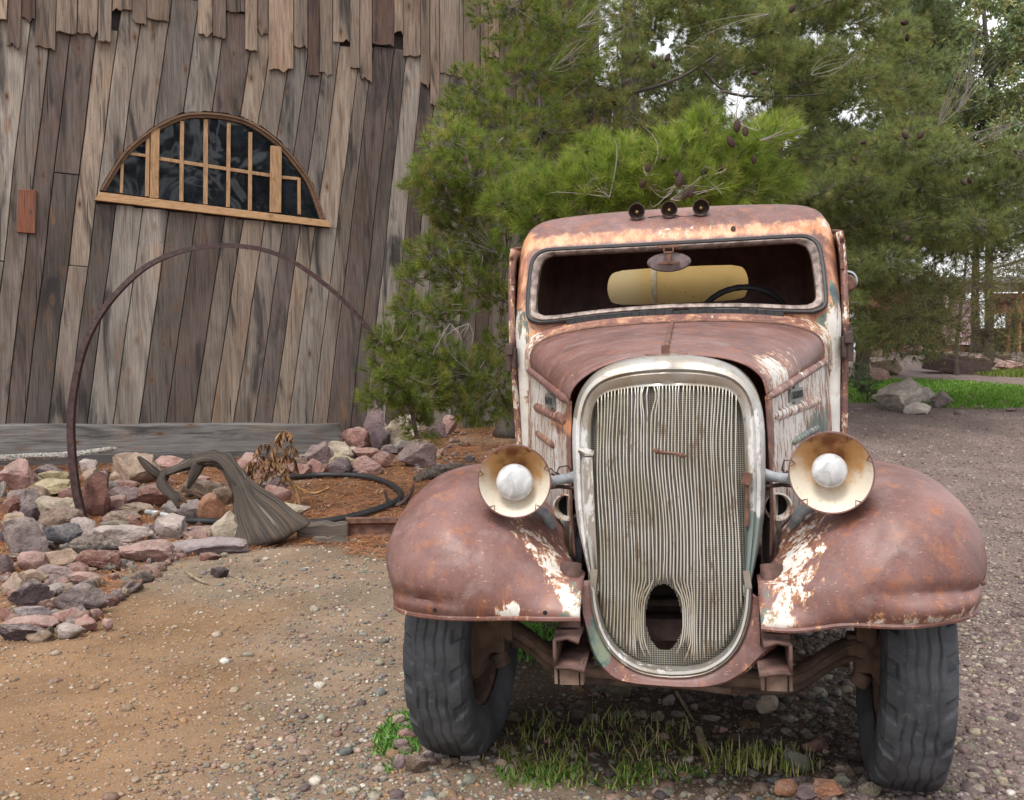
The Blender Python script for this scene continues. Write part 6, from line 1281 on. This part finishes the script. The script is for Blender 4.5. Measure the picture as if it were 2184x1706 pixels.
def tree(name, label, cat, trunk, r0, clumps, cols, kind='pine', shoots=60, nn=40, L=.095, w=.0034, out=.5, up=.35, twig=.5, cones=(), grp=None, r1=.25, bare=(), twc=(.20, .175, .155), flat=.75, tc=(.085, .070, .060)):
    trunk = [Vector(p) for p in trunk]; root = empty(name, label, cat, tuple(trunk[0]), grp); O = trunk[0]
    TP = [Vector(p) for p in spline(trunk, 30)]; tm = MB(); tm.tube([p - O for p in TP], [r0 * (1 - (1 - r1) * k / 29) * (1.35 if k == 0 else 1) for k in range(30)], 14, jit=.22)
    tm.c = [(*tc,)] * len(tm.v); tm.build('trunk', M['bark'], root, sharp=0)
    VS, CS, TA, TB = [], [], [], []; lm = MB(); rg = random.Random(len(clumps) * 7 + int(O.x * 100))
    AP = [(q, 0.0, r0) for q in TP[3:-1]]
    clumps = sorted(clumps, key=lambda c: min((at(*c[:3]) - q).length for q in TP[3:-1]))
    for ci, cl in enumerate(clumps):
        px, py, Y, rp = cl[:4]; c = at(px, py, Y); r = rp * Y / FPX; br = cl[4] if len(cl) > 4 else 1.0
        tp, pl, pr0 = min(AP, key=lambda a: (a[0] - c).length + .35 * a[1] + .8 * max(0, a[0].z - c.z))
        mid = tp.lerp(c, .5) + Vector((rg.uniform(-.1, .1), rg.uniform(-.1, .1), rg.uniform(.0, .2))); LP = [Vector(q) for q in spline([tp, mid, c - Vector((0, 0, r * .1)), c + (c - mid) * .0 + Vector((rg.uniform(-r, r), rg.uniform(-r, r), r * .3)) * .5], 14)]
        lr = min(pr0 * .6, .010 + .012 * (c - tp).length); AP += [(LP[k], pl + (LP[k] - tp).length, lr * (1 - .8 * k / 13)) for k in (6, 9, 12)]; lm.tube([p - O for p in LP], [lr * (1 - .8 * k / 13) for k in range(14)], 6, jit=.2)
        n = max(6, int(shoots * (cl[5] if len(cl) > 5 else 1) * (rp / 70) ** 2)); q = unit(RNG.normal(size=(n, 3))) * (RNG.random((n, 1)) ** .45) * r; q[:, 2] *= flat
        cc = np.array(c); outd = np.array((c - tp).normalized()); pos = cc + q; d = unit(unit(q) * .7 + outd * out + np.array((0, 0, up)) + RNG.normal(size=(n, 3)) * .35)
        col = np.array(cols)[RNG.integers(0, len(cols), n)] * br * (.75 + .5 * RNG.random((n, 1)))
        if kind == 'leaf': V_, C_ = leaves(pos, d, nn, L, w, col, r * .5)
        elif kind == 'feather': V_, C_ = needles(pos, d, nn, L, w, col, (.2, .8), r * .8, .3)
        else: V_, C_ = needles(pos, d, nn, L, w, col)
        VS.append(V_); CS.append(C_); k = RNG.random(n) < twig; LPn = np.array([LP[i] for i in RNG.integers(6, 14, n)]); TA.append(LPn[k]); TB.append((pos + d * .05)[k])
    Oa = np.array(O); fo = big_mesh('crown', np.concatenate(VS) - Oa, 4 if kind == 'leaf' else 3, M['leaf' if kind == 'leaf' else 'needle'], np.concatenate(CS), root)
    lm.c = [(*tc,)] * len(lm.v); lm.build('limb', M['bark'], root, sharp=0)
    A, B = np.concatenate(TA), np.concatenate(TB); tv = twigs(A, B, .0042, .02, .05)
    for (px, py, Y, dx, dy, nb) in bare:      # dead grey curling twigs
        s = np.array([at(px, py, Y)] * nb); e = s + np.array([at(px + dx, py + dy, Y)]) - np.array([at(px, py, Y)]) + RNG.normal(size=(nb, 3)) * .11; tv = np.concatenate([tv, twigs(s, e, .0042, -.03, .10)])
    big_mesh('twig', tv - Oa, 4, M['col'], np.tile(np.array(twc) * 1.0, (len(tv), 1)), root)
    for (px, py, Y, sz, tl) in cones:
        o = bpy.data.objects.new('pine_cone', CONE); COL.objects.link(o); o.parent = root; o.location = at(px, py, Y) - O; s = sz * Y / FPX / 2; o.scale = (s, s, s); o.rotation_euler = (tl, rg.uniform(-.6, .6), rg.uniform(0, 6))
    return root
GN = [(0.17, 0.24, 0.04), (0.2, 0.267, 0.049), (0.149, 0.214, 0.043), (0.239, 0.285, 0.057), (0.26, 0.25, 0.064)]
GB_ = [(0.162, 0.239, 0.037), (0.203, 0.268, 0.046), (0.146, 0.21, 0.037), (0.227, 0.261, 0.058)]
GD_ = [(0.222, 0.273, 0.091), (0.264, 0.32, 0.105), (0.2, 0.255, 0.091), (0.305, 0.33, 0.113), (0.295, 0.273, 0.098)]
# near pine at the barn corner
A0 = gh(1085, 930); ta = [A0, at(1088, 800, A0.y), at(1105, 500, A0.y + .1), at(1130, 200, A0.y + .2), at(1140, 0, A0.y + .3), at(1145, -150, A0.y + .3)]
CLA = [(1090, 20, 9.6, 90), (1170, 60, 10.2, 100), (1010, 190, 8.8, 62), (1120, 150, 9.6, 95), (1215, 130, 10, 90), (1060, 270, 8.8, 80), (980, 240, 8.6, 45), (1160, 270, 9.6, 90), (965, 300, 7.8, 60, 1.35), (930, 375, 7.8, 62, 1.1), (1020, 380, 8, 80, 1.15), (1080, 330, 8.4, 60), (895, 400, 8.0, 35), (1000, 470, 8.2, 78), (960, 440, 8, 60, 1.1),  # extra factors put the light on the front bough into needle colour
  (920, 545, 7.9, 55), (1040, 560, 8.2, 65), (980, 590, 8, 60), (880, 590, 7.9, 34), (1080, 480, 8.6, 60), (1075, 640, 8.2, 55), (880, 665, 7.6, 45), (945, 665, 7.9, 55), (850, 730, 7.5, 48), (820, 725, 7.4, 28), (915, 760, 7.7, 62), (1070, 730, 8.2, 50), (835, 800, 7.4, 55, 1.1), (890, 830, 7.5, 70), (970, 790, 7.8, 62), (1040, 800, 8.1, 55), (805, 850, 7.4, 34), (960, 860, 7.8, 58), (870, 880, 7.5, 45), (1030, 870, 8.2, 48), (900, 915, 7.5, 30), (1080, 860, 8.6, 50), (1180, 360, 9.5, 60)]
CON_A = [(1022, 272, 8.2, 20, .2), (1050, 292, 8.3, 14, .5), (992, 340, 7.5, 20, -.1), (1060, 312, 8.4, 12, 1.3), (948, 668, 7.5, 14, 1.4), (1075, 712, 8, 18, 1.2)]
BA = [(1060, 540, 8, -120, -60, 8), (1030, 545, 8, -90, 40, 7), (1090, 560, 8.2, -40, 60, 6), (930, 740, 7.6, -90, 40, 5), (1010, 800, 7.8, -110, 30, 9), (1060, 830, 8.0, -110, 45, 9), (960, 690, 7.6, -40, 80, 6), (1000, 690, 7.8, -20, 70, 6), (1090, 760, 8.2, -60, 100, 9), (1170, 150, 9.5, 70, -50, 7), (1230, 60, 9.6, 90, -40, 8), (1150, 240, 9.5, 80, -60, 8), (1080, 350, 8.4, -40, 40, 5), (1020, 840, 7.8, -30, 60, 6)]
tree('pine_tree', 'dark green pine at the barn corner, its drooping branches left of the cab', 'pine tree', ta, .15, CLA, GN, shoots=120, nn=44, cones=CON_A, bare=BA, twig=.45, grp='pine trees behind the truck')
# bright bough behind the cab roof belongs to the second pine
B0_ = gh(1350, 930); yb = 10.9; B0_ = Vector(at(1352, 890, yb)); B0_.z = float(gz(B0_.x, yb)) - .05
tb = [B0_, at(1350, 700, yb), at(1346, 400, yb), at(1343, 150, yb), at(1342, 0, yb), at(1345, -150, yb)]
CLB = [(1150, 445, 6.7, 75, 1.2), (1080, 440, 7.0, 60, 1.1), (1220, 400, 6.5, 70, 1.35), (1130, 395, 6.9, 60, 1.2), (1290, 400, 6.3, 75, 1.35), (1330, 345, 6.3, 60, 1.5), (1270, 330, 6.6, 50, 1.3), (1390, 390, 6.2, 75, 1.4), (1450, 330, 6.1, 62, 1.5), (1505, 275, 6.1, 40, 1.6), (1480, 400, 6.1, 70, 1.35), (1545, 350, 6.2, 60, 1.4), (1600, 310, 6.2, 52, 1.5), (1655, 285, 6.3, 42, 1.5), (1570, 410, 6.3, 70, 1.2), (1640, 390, 6.5, 60, 1.1), (1380, 455, 6.3, 60, 1.2), (1250, 455, 6.4, 60, 1.2), (1500, 455, 6.3, 55, 1.1), (1160, 480, 6.6, 50, 1.1)]  # last value brightens the needle colour, painting the light on this bough
CON_B = [(1572, 268, 5.9, 30, .1), (1590, 280, 5.9, 26, .5), (1558, 302, 5.9, 30, -.2), (1382, 357, 5.9, 22, 0), (1372, 392, 5.9, 24, .8), (1450, 382, 5.85, 36, -.2), (1475, 408, 5.85, 30, .2), (1498, 410, 5.9, 18, 1.2), (1536, 360, 5.95, 22, .5), (1503, 365, 5.95, 20, -.8), (1608, 340, 6.0, 20, 0), (1482, 340, 6.0, 18, .3), (1415, 340, 6.0, 22, 1.4), (1442, 368, 5.85, 18, .2), (1462, 415, 5.85, 28, .7)]
BB_ = [(1570, 262, 5.95, 10, -70, 4), (1575, 262, 5.95, 40, -30, 3), (1430, 425, 5.9, 60, -30, 6), (1440, 395, 5.9, -60, 10, 4), (1500, 375, 5.95, 60, -15, 4), (1380, 375, 5.95, 30, -30, 3), (1620, 300, 6.0, 40, -20, 3), (1300, 420, 6.1, -50, -20, 5)]
tree('pine_tree', 'tall pine with a grey trunk, its bright cone-bearing bough just behind the cab roof', 'pine tree', tb, .17, CLB, GB_, shoots=110, nn=46, L=.10, w=.0033, cones=CON_B, bare=BB_, twig=.3, up=.6, grp='pine trees behind the truck')
CLC = []
rgc = random.Random(9)
GAPS = [(1425, 125, 52), (1450, 165, 42), (1568, 95, 30), (1425, 90, 30), (1712, 75, 28), (1700, 285, 24), (1640, 200, 22), (1285, 300, 34), (1530, 190, 18), (1800, 90, 22), (1820, 250, 22), (1905, 30, 34), (1560, 225, 22)]
for py in range(-20, 470, 52):
    for px in range(1190, 2010, 58):
        x, y = px + rgc.uniform(-24, 24), py + rgc.uniform(-20, 20); r = rgc.uniform(42, 66)
        if any(math.hypot(x - a, y - b) < g * .5 + r * .35 for a, b, g in GAPS): continue
        if y < 200 and x > 1950: continue
        if 1320 < x < 1365 and y < 340 and rgc.random() < .3: continue
        CLC.append((x, y, rgc.uniform(10.6, 13.5) + max(0, (x - 1500) / 500), r, rgc.uniform(.8, 1.15), .85))
C0 = Vector(at(1640, 880, 12.6)); C0.z = float(gz(C0.x, 12.6)) - .05
tcx = [C0, at(1640, 700, 12.6), at(1650, 400, 12.6), at(1665, 150, 12.7), at(1670, 40, 12.7), at(1675, -60, 12.8)]
CLC += [(1345, 60, 10.4, 40, 1, .7), (1330, 170, 10.3, 36, 1, .7), (1360, 260, 10.4, 40, 1, .7), (1350, 10, 10.5, 45, 1, .7), (1385, 60, 11, 40), (1500, 60, 11, 50), (1480, 230, 11, 50), (1600, 60, 11.5, 55), (1640, 130, 11.5, 55), (1720, 130, 12, 50), (1760, 40, 12, 60), (1680, 0, 12, 60), (1560, 20, 11.5, 50)]
CLC += [(1650, 40, 10.8, 42, 1.1, .8), (1665, 110, 10.8, 40, 1.1, .8), (1640, 190, 10.9, 42, 1.1, .8), (1660, 260, 11, 45, 1.1, .8), (1345, 120, 10.3, 34, 1.1, .8), (1335, 215, 10.3, 34, 1.1, .8)]
CON_C = [(1395, 138, 10.5, 20, .2), (1424, 122, 10.5, 22, .4), (1610, 155, 10.4, 18, 1.4), (1690, 18, 10.5, 22, .1), (1930, 288, 9.9, 21, .1), (1965, 288, 9.9, 21, .3), (1842, 303, 10, 20, 1.3), (1820, 340, 10, 18, .9), (2055, 388, 9.9, 18, .5), (2068, 384, 9.9, 18, -.6), (1930, 48, 10.6, 26, 1.4), (1935, 80, 10.6, 18, .4), (1935, 510, 10, 18, .1), (1310, 218, 10.3, 16, .1)]
for px, py in ((1280, 200), (1230, 330), (1300, 40), (1480, 60), (1620, 130), (1760, 160)): pass
tree('pine_tree', 'large grey-green pine filling the sky above the right side of the cab', 'pine tree', tcx, .13, CLC, GD_, shoots=170, nn=34, L=.11, w=.0048, cones=CON_C, twig=.35, out=.7, up=.15, flat=.55, grp='pine trees behind the truck',
     bare=[(1640, 30, 10.5, -160, 60, 5), (1500, 105, 10.5, -90, 30, 4), (1730, 160, 11, 110, -40, 6), (1520, 190, 10.5, 100, 5, 4), (1540, 210, 10.5, 70, 80, 5), (1250, 120, 10.4, 90, -60, 9), (1230, 210, 10.4, 70, -40, 8), (1290, 250, 10.4, -30, 60, 8), (1200, 330, 10, 60, -40, 7)])
# heavy limbs seen against the foliage
hl = MB()
for pts, r in ((((1640, 70), (1700, 30), (1760, 5), (1850, -40)), .05), (((1345, 200), (1450, 165), (1550, 105), (1650, 60)), .035), (((1350, 335), (1420, 310), (1500, 285), (1580, 275)), .03), (((1350, 265), (1450, 260), (1540, 240)), .035), (((1500, 150), (1560, 200), (1680, 205), (1760, 200)), .03), (((1720, 340), (1800, 338), (1830, 330)), .02)):
    hl.tube(spline([at(x, y, 10.6 if x < 1640 else 11.4) - C0 for x, y in pts], 16), [r * .6 * (1 - .55 * k / 15) for k in range(16)], 8, jit=.15)
hl.c = [(.075, .064, .056)] * len(hl.v); hl.build('limb', M['bark'], [o for o in COL.objects if o.name.startswith('pine_tree') and o.type == 'EMPTY'][-1], sharp=0)
# right-hand pine whose branches reach in from the right
CLR = []
for (x, y, r) in [(1760, 400, 70), (1850, 380, 75), (1930, 300, 60), (2010, 340, 70), (1960, 400, 75), (2060, 410, 75), (2140, 390, 70), (2180, 330, 50), (1830, 470, 70), (1910, 480, 75), (2000, 490, 75), (2090, 480, 70), (2170, 470, 65), (1850, 320, 60), (1790, 320, 60), (2110, 330, 50), (1830, 560, 55), (1810, 650, 40), (1815, 700, 38), (1900, 560, 60)]:
    CLR += [(x, y, rgc.uniform(10.2, 11.5), r, rgc.uniform(.85, 1.2)), (x + 20, y + 25, rgc.uniform(12, 13.5), r * 1.1, .85)]
R0 = Vector(at(2260, 830, 12.5)); R0.z = float(gz(R0.x, 12.5)) - .05
tree('pine_tree', 'soft green pine at the right edge, branches with a few dark cones', 'pine tree', [R0, at(2270, 600, 12.5), at(2275, 430, 12.5), at(2280, 300, 12.5), at(2283, 200, 12.5)], .16, CLR, [(.20, .25, .085), (.23, .275, .09), (.19, .235, .095), (.26, .27, .095)], shoots=140, nn=38, L=.105, w=.0048, cones=(), twig=.4, out=.4, up=.2, flat=.6, grp='pine trees behind the truck',
     bare=[(2150, 270, 10.5, -110, 60, 6), (2184, 262, 10.4, -130, 75, 5), (2120, 300, 10.4, 30, -60, 5), (2000, 270, 11, 70, -120, 10), (2040, 240, 11, 90, -110, 10), (2060, 200, 11, 40, -130, 10)])
# feathery shrub drooping on the right
CLT = []
for py in range(540, 790, 34):
    for px in range(1815, 2240, 38):
        if py > 722: continue
        if 2100 < px and 600 < py < 700 and rgc.random() < .25: continue
        if 1950 < px < 2110 and 590 < py < 720 and rgc.random() < .15: continue
        CLT.append((px + rgc.uniform(-18, 18), py + rgc.uniform(-15, 15), rgc.uniform(12.5, 15), rgc.uniform(32, 50), rgc.uniform(.85, 1.2)))
T0 = gh(2040, 800); T0.z -= .05
tree('tamarisk_shrub', 'feathery olive-brown shrub with drooping thin twigs in front of the red shed', 'shrub', [T0, at(2040, 740, T0.y), at(2050, 650, T0.y), at(2060, 560, T0.y), at(2065, 480, T0.y)], .05, CLT, [(.28, .28, .11), (.33, .31, .13), (.25, .26, .105), (.34, .30, .15)], kind='feather', shoots=150, nn=28, L=.05, w=.006, twig=.55, out=.3, up=-.15, flat=.8, twc=(.13, .095, .075),
     bare=[(2000, 760, 13, 120, 20, 8), (2080, 770, 13, 100, -10, 8), (1960, 740, 13, -90, 30, 7), (2060, 720, 13, 120, -60, 8), (2150, 700, 13, 60, -40, 8), (2120, 760, 13, 80, 10, 8), (1900, 690, 13, 100, -20, 6), (2000, 790, 13, 60, 30, 5)])
# leafy tree top right
CLL = []
for _ in range(95):
    CLL.append((rgc.uniform(1870, 2230), rgc.uniform(-40, 340), rgc.uniform(19, 23), rgc.uniform(26, 50), rgc.uniform(.8, 1.2)))
L0 = Vector(at(2110, 780, 21)); L0.z = float(gz(L0.x, 21)) - .05
tree('leafy_tree', 'tall thin-leaved tree against the bright sky at top right', 'tree', [L0, at(2110, 500, 21), at(2120, 250, 21), at(2100, 50, 21), at(2090, -150, 21)], .10, CLL, [(.19, .24, .10), (.24, .28, .11), (.15, .21, .11), (.28, .27, .11)], kind='leaf', shoots=150, nn=14, L=.11, w=.026, twig=.3, twc=(.10, .085, .08), out=.2, up=.2, flat=.9)
# backing trees further off
for k, (bx, Yb_, x0, x1, y0_, y1_, n, lab) in enumerate([(1840, 17.5, 1700, 2010, -30, 740, 105, 'dense dark pine standing behind, right of the cab'), (2080, 26, 1950, 2230, 330, 540, 44, 'dark bushy tree far behind the red shed'), (1560, 17, 1370, 1780, -40, 620, 120, 'dark pine in the shade directly behind the cab')]):
    cl = []
    for _ in range(n):
        x, y = rgc.uniform(x0, x1), rgc.uniform(y0_, y1_)
        if any(math.hypot(x - a, y - b) < g * .45 + 16 for a, b, g in GAPS): continue
        cl.append((x, y, Yb_ + rgc.uniform(-1, 1), rgc.uniform(38, 60), rgc.uniform(.75, 1.1)))
    b0 = Vector(at(bx, 800, Yb_)); b0.z = float(gz(b0.x, Yb_)) - .05
    tree('pine_tree', lab, 'pine tree', [b0, at(bx, 600, Yb_), at(bx + 5, 430, Yb_), at(bx, 340, Yb_)], .13, cl, [(.19, .24, .10), (.23, .27, .115), (.18, .23, .11)], shoots=130, nn=26, L=.17, w=.012, twig=.05, grp='pine trees behind the truck')
# the tree behind the photographer that the barn window mirrors
MT = Vector((11.5, -15, 0)); MT.z = float(gz(11.5, -15))
tree('broad_tree', 'broad dark tree behind the viewer, seen only mirrored in the barn window', 'tree', [MT, MT + Vector((0, 0, 3)), MT + Vector((.3, 0, 6)), MT + Vector((.2, .2, 9))], .25, [(rgc.uniform(-1250, 150), rgc.uniform(1250, 2100), -15 + rgc.uniform(-1, 1), rgc.uniform(-110, -60), 1) for _ in range(46)], [(.06, .09, .03), (.08, .11, .04)], kind='leaf', shoots=45, nn=10, L=.28, w=.09, twig=.1)
# low shrubs by the far grass
for (x, y, r, lab) in ((1825, 800, 38, 'small grey-green bush close behind the cab'), (1850, 835, 30, 'low blue-green tuft in the bright grass')):
    p = gh(x, y + r * .8); tree('bush', lab, 'bush', [p, p + Vector((0, 0, .12)), p + Vector((.02, 0, .25)), p + Vector((.03, 0, .35))], .02, [(x + dx, y + dy, p.y + rgc.uniform(-.2, .2), r * .7) for dx, dy in ((-12, 5), (10, 0), (0, -12), (18, 12))], [(.10, .15, .07), (.13, .17, .09)], shoots=120, nn=24, L=.10, w=.006, grp='bushes in the far grass')
